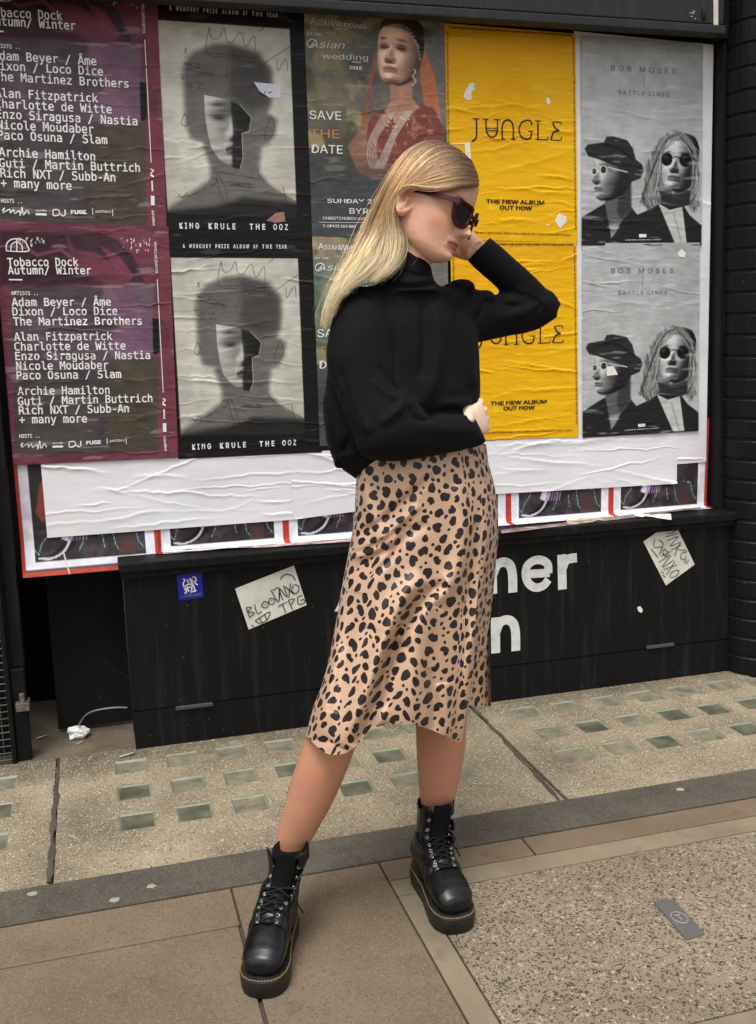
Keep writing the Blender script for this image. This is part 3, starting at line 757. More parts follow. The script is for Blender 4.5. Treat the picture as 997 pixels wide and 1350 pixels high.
def maroon(shift, seed, label):
    s = Sheet('poster', [(-8, 301), (222, 299), (235, 603), (18, 613)], paint_maroon, seed, .0060, shift=shift, label=label, cat='poster', group='maroon line-up posters', n=20)
    T = lambda t, a, b_, cap=11.0, bold=.012: s.text(t, a, b_, cap, M_INK_W, F_MONO, bold)
    T('Tobacco Dock', (10.3, 351), (104, 350.6)); T('Autumn/ Winter', (11, 361.6), (120.5, 361.6))
    s.stroke([(12, 368.8), (30, 369)], 1.6, M_INK_W, smooth=False)
    T('ARTISTS ..', (15, 389), (50, 389), 5)
    for t, a, b_ in (('Adam Beyer / Âme', (16, 403.6), (146.6, 403)), ('Dixon / Loco Dice', (17, 416), (155, 415)), ('The Martinez Brothers', (18, 429), (187, 428)),
                     ('Alan Fitzpatrick', (19, 449), (148.6, 448)), ('Charlotte de Witte', (19.5, 462), (165.7, 460.6)), ('Enzo Siragusa / Nastia', (20.8, 474.5), (198, 473)),
                     ('Nicole Moudaber', (22, 487.5), (143, 486)), ('Paco Osuna / Slam', (22.5, 500), (160, 498)), ('Archie Hamilton', (23.5, 520.5), (144.7, 519)),
                     ('Guti / Martin Buttrich', (24, 534), (201, 529.5)), ('Rich NXT / Subb-An', (25.4, 546), (170, 543)), ('+ many more', (26, 558), (115, 556.4))): T(t, a, b_)
    T('HOSTS ..', (26, 577), (52, 576.5), 5)
    s.stroke([(112, 1215), (125, 1200), (118, 1225), (150, 1205), (155, 1225), (170, 1205), (178, 1225), (200, 1210), (205, 1235), (215, 1190), (222, 1230), (240, 1205), (252, 1225)], 1.1, M_INK_W, **c7)
    s.put(text_uv('CUTTIN', *PL([(285, 1208), (340, 1206)], **c7), .0055, F_SANS, .05), M_INK_W); s.stroke([(284, 1222), (341, 1220)], 2.6, M_INK_W, **c7)
    s.stroke([(375, 1195), (375, 1222), (400, 1220), (408, 1205), (398, 1193), (375, 1195)], 1.3, M_INK_W, **c7); s.stroke([(436, 1190), (436, 1215), (424, 1222), (412, 1214)], 1.5, M_INK_W, **c7)
    s.put(text_uv('FUSE', *PL([(466, 1210), (547, 1205)], **c7), .0125, F_SANS, .05), M_INK_W)
    s.put(text_uv('JUNCTION 2', *PL([(590, 1197), (672, 1193)], **c7), .0070, F_SANS, .02), M_INK_W)
    for xx in (577, 680): s.stroke([(xx, 1175), (xx+2, 1208)], .8, M_INK_W, smooth=False, **c7)
    s.put(text_uv('WWW.LWE.EVENTS', *PL([(830, 118), (838, 288)], **c7), .0080, F_SANS, .02), M_INK_W)
    s.stroke([(848, 320), (880, 930)], .9, M_INK_W, smooth=False, **c7)
    s.stroke([(876, 962), (892, 970), (878, 985), (892, 1000), (876, 992)], 1.4, M_INK_W, **c7)
    s.stroke([(884, 1020), (886, 1072)], 1.8, M_INK_W, smooth=False, **c7); s.stroke([(887, 1095), (888, 1142)], 4.4, M_INK_W, smooth=False, **c7)
    s.put(text_uv('Junction', *PL([(882, 1165), (888, 1245)], **c7), .0085, F_SANS, .03), M_INK_W)
    for P in ([(36, 168), (38, 130), (60, 108), (95, 103), (130, 112), (148, 138), (150, 170), (36, 168)], [(60, 168), (64, 135), (92, 120), (118, 138), (122, 168)], [(92, 104), (92, 168)]): s.stroke(P, 1.3, M_INK_W, **c7)
    r = np.random.default_rng(seed)
    for _ in range(46):      # rubbed white flecks
        x, y = (r.uniform(90, 240), r.uniform(90, 130)) if r.random() < .5 else (r.uniform(650, 810), r.uniform(95, 160)); l = r.uniform(4, 22)
        s.stroke([(x, y), (x+r.normal(0, 4), y+l)], .7, M_INK_W, smooth=False, **c7)
    return s.finish()
dM = (pl(169, 118.5)-pl(187, 428)+pl(95.5, 249)-pl(115, 556.4))/2
maroon((0, 0), 101, 'lower maroon line-up poster with white typewriter names, beside the lower masked head')
maroon(dM, 102, 'upper maroon line-up poster with white typewriter names, cut off by the top left corner')

# ---- black poster with a greyscale masked head
c8 = dict(ox=200, oy=300, sc=.2407)
def paint_krule(X, Z, u, v):
    c = Canvas(X, Z, (24, 23, 23)); g = lambda pts: PL(pts, **c8)
    q = g([(103, 165), (800, 170), (838, 1060), (838, 1130), (160, 1140)])
    ins = sstep(.0012, -.0012, sdpoly(X, Z, g([(103, 165), (800, 170), (838, 1130), (160, 1140)])))
    d = Canvas(X, Z, (203, 201, 189)); f = fbm2(X*12, Z*12, 5, 4)
    d.C += (f-.5)[:, None]*34
    cen = g([(470, 640)])[0]; d.mix(np.clip((np.hypot(X-cen[0], (Z-cen[1])*.7)-.10)*3.0, 0, .5), (150, 147, 136))
    d.poly(g([(250, 500), (240, 400), (300, 315), (400, 270), (500, 262), (620, 300), (700, 380), (708, 500), (690, 600), (735, 630), (728, 700), (690, 760), (655, 780), (640, 900), (700, 970), (850, 1060), (850, 1150), (150, 1150), (165, 1110), (380, 960), (385, 900), (340, 770), (280, 750), (258, 700), (250, 620)]), (104, 102, 99), .012)
    d.poly(g([(480, 290), (640, 300), (705, 400), (700, 560), (600, 600), (480, 520)]), (64, 62, 61), .02, .8)
    d.poly(g([(250, 480), (270, 350), (400, 290), (480, 300), (470, 500), (360, 520), (260, 580)]), (98, 96, 93), .02, .7)
    d.poly(g([(420, 1090), (560, 1040), (850, 1050), (850, 1160), (150, 1160), (160, 1130)]), (38, 37, 37), .012)
    face = g([(352, 530), (460, 545), (540, 570), (600, 630), (588, 700), (550, 715), (556, 840), (540, 895), (505, 890), (440, 860), (390, 800), (370, 720), (358, 640)])
    d.poly(face, (120, 118, 114), .0016)
    printed_head(d, g([(486, 682)])[0], 1.40, math.radians(6), math.radians(3), 0, (-.80, .25, .42), (34, 194), clip=face, tint=(1, .99, .955), blur=1)
    dark = g([(492, 556), (540, 570), (600, 630), (588, 700), (550, 715), (556, 840), (540, 895), (505, 890), (498, 860), (500, 800), (505, 745), (503, 700), (498, 640)])
    d.poly(dark, (36, 35, 35), .005, .92)
    d.line(face[list(range(2, 8))], (210, 208, 200), .0009, .8)
    ink = (46, 45, 45)
    for P in ([(380, 185), (365, 318), (470, 335), (618, 352)], [(380, 185), (392, 240), (430, 238), (458, 185), (470, 245), (500, 255), (545, 200), (570, 275), (616, 215), (618, 352)],
              [(365, 318), (500, 322), (610, 330)], [(245, 370), (400, 430), (260, 400), (380, 405), (250, 380), (330, 375), (300, 410), (400, 420)], [(270, 470), (262, 490), (280, 495), (285, 475), (270, 470)], [(310, 475), (345, 470), (320, 500), (360, 495)],
              [(250, 630), (232, 680), (255, 695), (266, 660), (250, 630)], [(700, 620), (668, 720), (690, 740), (722, 680), (705, 620)], [(430, 918), (640, 940)], [(640, 880), (636, 915), (700, 975), (830, 1045)],
              [(415, 930), (440, 1040), (490, 1095)], [(425, 930), (455, 980), (480, 1070)], [(380, 960), (400, 945), (415, 960), (400, 985), (380, 975), (380, 960)], [(360, 1000), (290, 1040), (200, 1060)], [(470, 965), (600, 970), (480, 980), (610, 985), (500, 975), (590, 965)],
              [(640, 370), (800, 260)], [(735, 330), (740, 385), (780, 320), (790, 385)], [(250, 300), (262, 325)], [(262, 298), (248, 328)], [(465, 440), (475, 385)], [(230, 430), (245, 455), (225, 450)], [(765, 970), (780, 1040)], [(640, 190), (670, 168)], [(215, 1040), (240, 1060), (260, 1030), (270, 1055)]):
        d.line(smooth_line(g(P), 4), ink, .0010, .75)
    c.C = c.C*(1-ins[:, None])+d.C*ins[:, None]
    c.C *= (.9+.2*fbm2(X*30, Z*30, 9, 3))[:, None]
    c.wear(41, .22, (165, 163, 158), .69); c.grain(10, 4, 700)
    return c.C
def krule(shift, seed, label, flake):
    s = Sheet('poster', [(221, 312), (410, 313), (424, 596), (235, 605)], paint_krule, seed, .0030, shift=shift, label=label, cat='poster', group='black masked-head posters', n=22)
    g = lambda pts: PL(pts, **c8)
    wd = lambda t, a, b_, cap: s.put(text_uv(t, *g([a, b_]), cap, F_SANS, .03, 1.55), M_INK_W)
    for t, x0, x1 in (('A', 170, 182), ('MERCURY', 207, 325), ('PRIZE', 349, 423), ('ALBUM', 447, 533), ('OF', 556, 580), ('THE', 604, 658), ('YEAR', 680, 737)): wd(t, (x0, 112+(x0-170)*.006), (x1, 112+(x1-170)*.006), .0125)
    for t, x0, x1 in (('KING', 222, 328), ('KRULE', 374, 516), ('THE', 590, 672), ('OOZ', 714, 790)): wd(t, (x0, 1215-(x0-222)*.045), (x1, 1215-(x1-222)*.045), .0185)
    if flake:      # strip torn off, older print showing
        P = PL([(567, 460), (718, 473), (714, 548), (655, 545), (600, 510)], 200, 0, .237); s.put((P-s.shift, [(0, 1, 2, 3, 4)]), M_TORN, 'torn_patch')
        s.put(tuple([text_uv('OX', PL([(600, 530)], 200, 0, .237)[0]-s.shift, PL([(668, 540)], 200, 0, .237)[0]-s.shift, .016, F_SANS, .012)[0], text_uv('OX', (0, 0), (1, 0), .016, F_SANS, .012)[1]]), M_INK_B, 'torn_print')
        P = PL([(637, 1228), (690, 1185), (735, 1180), (742, 1232), (690, 1240)], 200, 0, .237); s.put((P-s.shift, [(0, 1, 2, 3, 4)]), M_TORN2, 'torn_patch')
    return s.finish()
M_TORN = plain('exposed_lilac_paper', rgb(206, 204, 220), .6); M_TORN2 = plain('exposed_brown_paper', rgb(150, 112, 100), .6)
dK = (pl(208, 28)-pl(224.8, 339.7)+pl(381, 42.7)-pl(392.6, 341)+pl(390, 265.5)-pl(401.7, 555))/3
krule((0, 0), 103, 'lower black poster of a grey masked head, its picture untorn', False)
krule(dK, 104, 'upper black poster of a grey masked head with a torn white patch showing through', True)

# ---- wedding fair poster: painted landscape and a veiled figure
c4 = dict(ox=390, oy=0, sc=.2370)
def paint_wed(X, Z, u, v):
    f = fbm2(X*14, Z*14, 21, 5); f2 = fbm2(X*7, Z*7, 22, 4)
    c = Canvas(X, Z, (112, 108, 98)); g = lambda pts: PL(pts, **c4)
    top = np.array([150, 136, 112.]); mid = np.array([118, 112, 94.]); low = np.array([74, 72, 68.]); bot = np.array([78, 82, 86.])
    w = v[:, None]
    c.C = np.where(w < .4, top+(mid-top)*w/.4, np.where(w < .62, mid+(low-mid)*(w-.4)/.22, low+(bot-low)*np.clip((w-.62)/.38, 0, 1)))
    c.mix(sstep(.50, .62, f2)*.75*(v < .55), (92, 96, 100)); c.mix(sstep(.52, .66, f)*.75*(v < .6), (74, 76, 58)); c.mix(sstep(.56, .7, fbm2(X*10, Z*8, 25, 4))*.7*(v < .6), (176, 152, 108))
    c.poly(g([(390, 180), (450, 140), (470, 260), (400, 420), (330, 480), (270, 440), (300, 320)]), (76, 78, 78), .012, .7)
    c.poly(g([(680, 140), (760, 180), (750, 250), (690, 230)]), (70, 72, 56), .008, .8)
    c.poly(g([(690, 240), (840, 240), (840, 700), (700, 700)]), (112, 110, 108), .02, .8)
    c.poly(g([(440, 330), (700, 330), (720, 640), (400, 660)]), (96, 92, 96), .02, .7)
    veil = g([(670, 170), (720, 290), (770, 430), (812, 720), (770, 720), (720, 640), (694, 470), (688, 300)]); c.poly(veil, (186, 112, 78), .003)
    c.poly(g([(432, 300), (448, 300), (420, 480), (388, 720), (352, 740), (385, 560)]), (150, 92, 74), .004, .9)
    c.poly(g([(400, 680), (440, 630), (520, 600), (660, 580), (760, 600), (812, 700), (812, 1000), (460, 1000), (400, 900), (388, 760)]), (124, 70, 62), .004)
    c.mix(sstep(.55, .7, fbm2(X*60, Z*60, 28, 3))*sstep(.002, -.002, sdpoly(X, Z, g([(420, 680), (520, 620), (740, 620), (812, 1000), (460, 1000)])))*.6, (182, 140, 116))
    c.poly(g([(285, 820), (330, 750), (392, 750), (400, 890), (480, 945), (478, 1020), (340, 960)]), (142, 104, 86), .005)
    c.poly(g([(520, 470), (640, 430), (648, 560), (690, 600), (560, 690), (490, 620), (525, 570)]), (178, 134, 112), .004)
    c.poly(g([(446, 230), (470, 150), (520, 112), (585, 104), (645, 140), (684, 220), (692, 350), (660, 420), (630, 300), (560, 190), (470, 200)]), (42, 36, 36), .003)
    printed_head(c, g([(574, 322)])[0], .97, math.radians(-20), math.radians(7), math.radians(-4), (-.40, .35, .85), (120, 250), hair=(.078, .16), lip=.30, tint=(1, .80, .70))
    for (x, y) in ((493, 258), (583, 264)): c.dot(g([(x, y)])[0], .0120, .0060, (120, 62, 84), .7, .75); c.line(smooth_line(g([(x-24, y+6), (x, y+14), (x+26, y+6)]), 4), (46, 30, 32), .0013, .9)
    c.poly(g([(494, 380), (520, 373), (552, 384), (522, 399)]), (172, 88, 90), .003, .75); c.dot(g([(546, 345)])[0], .002, .002, (226, 212, 190))
    for P in ([(458, 225), (496, 172), (556, 152), (620, 180), (668, 255), (688, 335)], [(462, 212), (500, 160), (560, 141), (628, 170), (680, 262)]):
        q = smooth_line(g(P), 10)
        for k, p in enumerate(q[::2]): c.dot(p, .0022, .0022, (214, 200, 176))
    for k in range(12): c.dot(g([(655+8*math.sin(k), 390+k*8)])[0], .0028, .0026, (206, 184, 150))
    for k in range(60):
        a = hash01(np.array(k), np.array(3)); b_ = hash01(np.array(k), np.array(8)); c.dot(g([(500+a*130, 590+b_*110+(1-a)*40)])[0], .0020, .0018, (210, 186, 150))
    for k in range(7): c.line(smooth_line(g([(480+10*k, 640), (405+7*k, 780), (400+9*k, 900), (440+8*k, 930), (520+6*k, 760), (600+8*k, 620)]), 6), (206, 200, 192), .0009, .9)
    c.mix(sstep(.62, .72, v)*.5, (66, 66, 68)); 
    c.C *= (.88+.24*fbm2(X*40, Z*40, 29, 3))[:, None]; c.wear(51, .3, (176, 172, 164), .69); c.grain(12, 6, 700)
    return c.C
def paint_wed2(X, Z, u, v):
    C = paint_wed(X, Z, u, v); w = (sstep(.05, .2, v)*sstep(.75, .5, v)*sstep(.7, .1, u))[:, None]
    return C*(1-.35*w)+np.array([84, 130, 110])*.35*w
def wedding(shift, seed, paint, label):
    s = Sheet('poster', [(400, 14), (585, 30), (591, 313), (411, 312)], paint, seed, .0060, shift=shift, label=label, cat='poster', group='wedding fair posters', n=18)
    g = lambda pts: PL(pts, **c4); T = lambda t, a, b_, cap, m=M_INK_W, bold=.0, f=F_SANS: s.put(text_uv(t, *g([a, b_]), cap, f, bold), m)
    T('A', (78, 138), (110, 141), .0185); T('SIAN', (112, 141), (198, 150), .0130); T('W', (196, 150), (242, 155), .0185); T('EDDING', (244, 155), (385, 165), .0130)
    T('DIRECTORY', (218, 168), (290, 173), .0045); T('AT THE', (60, 198), (140, 204), .0075)
    a_, b2 = g([(72, 266), (262, 276)]); V, F = text_uv('Asian', a_, b2, .0205, F_SANS, -.008); V = np.array(V); V[:, 0] += .38*(V[:, 1]-a_[1]); s.put((V, F), M_INK_W)
    s.stroke([(100, 262), (78, 268), (62, 255), (66, 232), (92, 222), (112, 236)], 1.0, M_INK_W, **c4)
    T('wedding', (145, 330), (398, 340), .0155, M_INK_W, -.008); T('show', (310, 352), (362, 356), .006); T('2018', (294, 388), (364, 392), .0100, M_INK_W, .015)
    T('SAVE', (74, 664), (250, 670), .0250, M_INK_W, .003); T('THE', (78, 768), (240, 772), .0250, M_INK_O); T('DATE', (86, 852), (258, 858), .0250, M_INK_W, .003)
    T('SUNDAY 25TH NOV', (172, 1130), (640, 1138), .0130, M_INK_W, .006); T('BYRON HALL', (296, 1190), (640, 1196), .0170, M_INK_W, .003)
    T('CHRISTCHURCH AVE', (148, 1222), (385, 1226), .0088, M_INK_W, .004); s.stroke([(128, 1238), (640, 1242)], .5, M_INK_W, smooth=False, **c4)
    T('T: 07903 518 888', (148, 1266), (330, 1268), .0085, M_INK_W, .008); T('E:', (356, 1268), (376, 1268), .0085, M_INK_W, .01)
    return s.finish()
wedding((0, 0), 105, paint_wed, 'upper wedding fair poster of a bride in a red veil, over the long blonde hair')
wedding(pl(411, 312)-pl(400, 14), 106, paint_wed2, 'lower wedding fair poster mostly hidden behind the black jumper')

# ---- yellow album posters
c5 = dict(ox=570, oy=20, sc=.2296)
def paint_yel(X, Z, u, v):
    c = Canvas(X, Z, (232, 176, 16)); f = fbm2(X*5, Z*9, 41, 4)
    c.mix(sstep(.4, .7, f)*.5, (224, 160, 12)); c.mix(sstep(.25, 0, v)*.5, (226, 160, 24))
    c.mix(sstep(.66, .76, fbm2(X*12, Z*70, 43, 4))*.30, (250, 212, 80)); c.grain(8, 7, 700)
    return c.C
def yellow(shift, seed, label, flakes):
    s = Sheet('poster', [(585, 31), (758, 45), (761, 320), (591.5, 316)], paint_yel, seed, .0030, shift=shift, label=label, cat='poster', group='yellow album posters', n=26, amp=.003)
    g = lambda pts: PL(pts, **c5)
    for P, w in (([(228, 596), (268, 597)], .9), ([(250, 597), (251, 690), (242, 714), (224, 726)], 1.7), ([(284, 598), (318, 599)], .9), ([(306, 599), (306, 655), (318, 690), (340, 702), (362, 690), (371, 655), (371, 601)], 1.5), ([(350, 601), (388, 602)], .9), ([(306, 650), (371, 652)], .8), ([(306, 662), (371, 664)], .8),
                 ([(398, 712), (398, 645), (408, 615), (430, 603), (452, 616), (461, 645), (461, 714)], 1.6), ([(388, 712), (412, 713)], .9), ([(446, 714), (474, 715)], .9), ([(566, 634), (562, 610), (535, 606), (508, 620), (494, 660), (506, 698), (532, 713), (560, 704), (564, 668)], 1.5), ([(546, 668), (576, 669)], .9),
                 ([(586, 609), (622, 610)], .9), ([(603, 610), (603, 714)], 1.7), ([(588, 714), (655, 716), (660, 698)], .9), ([(736, 634), (732, 617), (692, 616)], .9), ([(686, 616), (702, 650), (722, 664), (694, 672), (682, 700), (676, 716)], 1.6), ([(676, 717), (732, 719), (738, 700)], .9)):
        s.stroke(P, w*1.35, M_INK_B, **c5)
    T = lambda t, a, b_, cap, bold=.02: s.put(text_uv(t, *g([a, b_]), cap, F_SANS, bold), M_INK_B)
    T('THE NEW ALBUM', (306, 1080), (640, 1088), .0135, .035); T('OUT NOW', (383, 1116), (570, 1121), .0135, .035)
    bd = 'FOR EVER FOR EVER FOR EVER FOR EVER FOR EVER FOR EVER FOR EVER'
    T(bd, (96, 78), (800, 124), .0058); T(bd, (790, 1258), (110, 1240), .0058, .01)
    T(bd+' FOR EVER FOR EVER FOR EVER', (100, 1200), (88, 90), .0052, .01); T(bd+' FOR EVER FOR EVER FOR EVER', (802, 130), (816, 1230), .0052, .01)
    for i, P in enumerate(flakes):
        s.put((g(P)-s.shift, [tuple(range(len(P)))]), M_FLAKE, 'rubbed_patch')
    return s.finish()
M_FLAKE = plain('bare_white_paper', rgb(232, 228, 218), .6)
FL = [[(185, 440), (210, 395), (228, 388), (245, 402), (232, 412), (245, 425), (222, 440), (222, 490), (195, 488), (175, 470)], [(648, 478), (664, 474), (676, 498), (670, 516), (656, 512)], [(182, 735), (212, 730), (220, 836), (190, 822)], [(112, 738), (182, 735), (182, 741), (112, 744)], [(700, 1180), (726, 1135), (768, 1160), (766, 1190), (730, 1228)],
      [(650, 1208), (662, 1198), (668, 1212)]]
yellow((0, 0), 107, 'upper yellow album poster with black title lettering and white scuffs', FL)
yellow((pl(592, 316)-pl(585, 31)+pl(600, 582)-pl(591.5, 316))/2, 108, 'lower yellow album poster half hidden by the raised elbow', [])

# ---- grey poster of two figures in dark glasses
cb = dict(ox=740, oy=300, sc=.2578)
def paint_moses(X, Z, u, v):
    c = Canvas(X, Z, (172, 174, 174)); g = lambda pts: PL(pts, **cb)
    c.mix(sstep(.35, 1, v)*.5, (190, 191, 190)); c.C += (fbm2(X*8, Z*8, 61, 4)-.5)[:, None]*24
    st = noise2(X*260+Z*60, Z*40, 62)
    c.poly(g([(105, 940), (160, 905), (215, 870), (345, 870), (380, 912), (450, 878), (490, 850), (610, 858), (640, 900), (697, 945), (697, 1045), (105, 1075)]), (34, 34, 34), .002)
    c.poly(g([(225, 800), (345, 740), (350, 890), (300, 950), (270, 1010), (250, 1030), (238, 960), (220, 862)]), (92, 91, 91), .004)
    c.poly(g([(300, 740), (350, 740), (350, 890), (300, 940), (280, 900)]), (52, 52, 52), .008, .9)
    c.poly(g([(242, 960), (300, 950), (268, 1010), (252, 1030)]), (150, 149, 148), .003, .8)
    printed_head(c, g([(262, 738)])[0], .84, math.radians(-52), math.radians(3), 0, (-.75, .35, .45), (40, 205), lip=.3, eyes=False)
    c.poly(g([(120, 615), (135, 592), (215, 577), (228, 550), (262, 546), (330, 560), (360, 600), (366, 645), (402, 670), (412, 700), (396, 738), (352, 757), (340, 720), (290, 692), (180, 657), (140, 648)]), (42, 41, 41), .0022)
    c.line(g([(215, 590), (290, 600), (360, 650)]), (24, 24, 24), .003)
    hair = g([(425, 680), (455, 610), (490, 550), (525, 512), (568, 504), (620, 530), (655, 580), (684, 620), (680, 720), (670, 790), (684, 850), (650, 888), (630, 850), (600, 858), (500, 845), (440, 880), (396, 850), (412, 790), (418, 730)])
    m = sstep(.006, -.004, sdpoly(X, Z, hair)+(st-.5)*.012); c.mix(m, np.stack([70+90*st]*3, 1))
    printed_head(c, g([(580, 680)])[0], .92, math.radians(-14), math.radians(10), math.radians(-4), (-.55, .45, .6), (44, 214), hair=(.085, .45), lip=.35, eyes=False)
    hr2 = [[(560, 520), (520, 560), (492, 610), (484, 680), (470, 760), (450, 830)], [(575, 520), (540, 548), (508, 590), (480, 660), (452, 720), (430, 800), (412, 850)], [(590, 520), (640, 560), (668, 620), (664, 700), (672, 790), (660, 860)], [(600, 530), (655, 590), (676, 680), (668, 760), (640, 820)]]
    rr_ = np.random.default_rng(5)
    for k in range(46):
        P = np.array(hr2[k % 4], float)+rr_.normal(0, 9, (1, 2))+rr_.normal(0, 4, (len(hr2[k % 4]), 2)); v_ = rr_.uniform(40, 190)
        c.line(smooth_line(g(P), 4), (v_, v_, v_*.99), .0011, .75)
    c.poly(g([(490, 790), (560, 812), (640, 780), (640, 850), (600, 862), (500, 846)]), (46, 46, 46), .004)
    for (x, y, r_) in ((526, 640, .0205), (617, 638, .0215)): c.dot(g([(x, y)])[0], r_*1.08, r_*1.06, (20, 20, 20), .10); c.dot(g([(x-8, y-12)])[0], r_*.4, r_*.25, (70, 70, 70), .8, .7)
    c.line(smooth_line(g([(558, 632), (572, 624), (588, 630)]), 4), (28, 28, 28), .0016); c.line(g([(652, 628), (672, 640)]), (28, 28, 28), .0014)
    c.line(smooth_line(g([(500, 780), (540, 806), (590, 812), (630, 790)]), 5), (60, 60, 60), .006, .6)
    c.poly(g([(484, 852), (540, 880), (602, 862), (625, 1040), (568, 1043)]), (186, 186, 184), .002)
    c.line(g([(560, 900), (600, 1040)]), (140, 140, 138), .004, .6)
    for (x, y, r_) in ((168, 718, .0105), (213, 708, .0130)):
        c.dot(g([(x, y)])[0], r_*1.12, r_*1.25, (208, 208, 206), .12); c.dot(g([(x, y)])[0], r_*.80, r_*.92, (36, 36, 36), .15)
    c.line(g([(236, 694), (330, 712)]), (208, 208, 206), .0016)
    c.C *= (.92+.16*fbm2(X*34, Z*34, 66, 3))[:, None]; c.wear(67, .4, (206, 207, 207), .68); c.grain(10, 8, 700)
    return c.C
def moses(shift, seed, label, flake):
    s = Sheet('poster', [(767, 321), (921.5, 320), (920, 568), (767, 577)], paint_moses, seed, .0050, shift=shift, label=label, cat='poster', group='grey duo posters', n=20)
    g = lambda pts: PL(pts, **cb)
    s.put(text_uv('BOB MOSES', *g([(250, 234), (568, 232)]), .0165, F_SANS, -.004, 1.5), M_INK_G); s.put(text_uv('BATTLE LINES', *g([(286, 344), (536, 342)]), .0125, F_SANS, -.004, 1.25), M_INK_G)
    s.stroke([(411, 250), (411, 300)], .5, M_INK_G, smooth=False, **cb)
    s.put(text_uv('COMING SOON TO A SHOP', *g([(320, 1038), (495, 1026)]), .0032, F_SANS, .01), M_INK_W); s.put((g([(388, 1004), (424, 1001), (425, 1016), (389, 1020)]), [(0, 1, 2, 3)]), M_INK_W)
    for P in flake: s.put((g(P)-s.shift, [tuple(range(len(P)))]), M_FLAKE, 'torn_patch')
    return s.finish()
dB = pl(767, 48)-pl(767, 320)
moses((0, 0), 109, 'lower grey poster of two figures, white torn patch on the hatted face', [[(228, 712), (262, 706), (284, 752), (228, 758)], [(590, 130), (610, 110), (632, 130), (625, 155), (598, 150)]])
moses(dB+np.array([-.004, .0]), 110, 'upper grey poster of two figures in dark glasses, under the fascia', [])

# ---- white blank sheets and older sneaker adverts
def paint_white(seed, base=(226, 226, 228)):
    def f(X, Z, u, v):
        c = Canvas(X, Z, base); c.C += (fbm2(X*6, Z*10, seed, 4)-.5)[:, None]*22; c.grain(6, seed, 500); return c.C
    return f
def white(quad, seed, label, off=.0022, n=22):
    return Sheet('blank_sheet', quad, paint_white(seed), seed, off-.0012, step=.0024, n=n, amp=.0036, rip=.35, label=label, cat='blank paper', group='blank white backing sheets').finish()
white([(54, 611), (383, 597), (386, 685), (62.5, 709)], 201, 'blank creased white sheet under the maroon and black posters')
white([(383, 597), (640, 581), (640, 652), (386, 685)], 202, 'blank white sheet between the leopard skirt and the black posters', .0018)
white([(640, 581), (893, 566), (892, 637.5), (640, 652)], 203, 'blank creased white sheet under the yellow and grey posters')
white([(757, 41), (941, 59), (931, 609), (762, 622)], 204, 'white backing sheet showing as a border around the grey duo posters', .0002, 12)

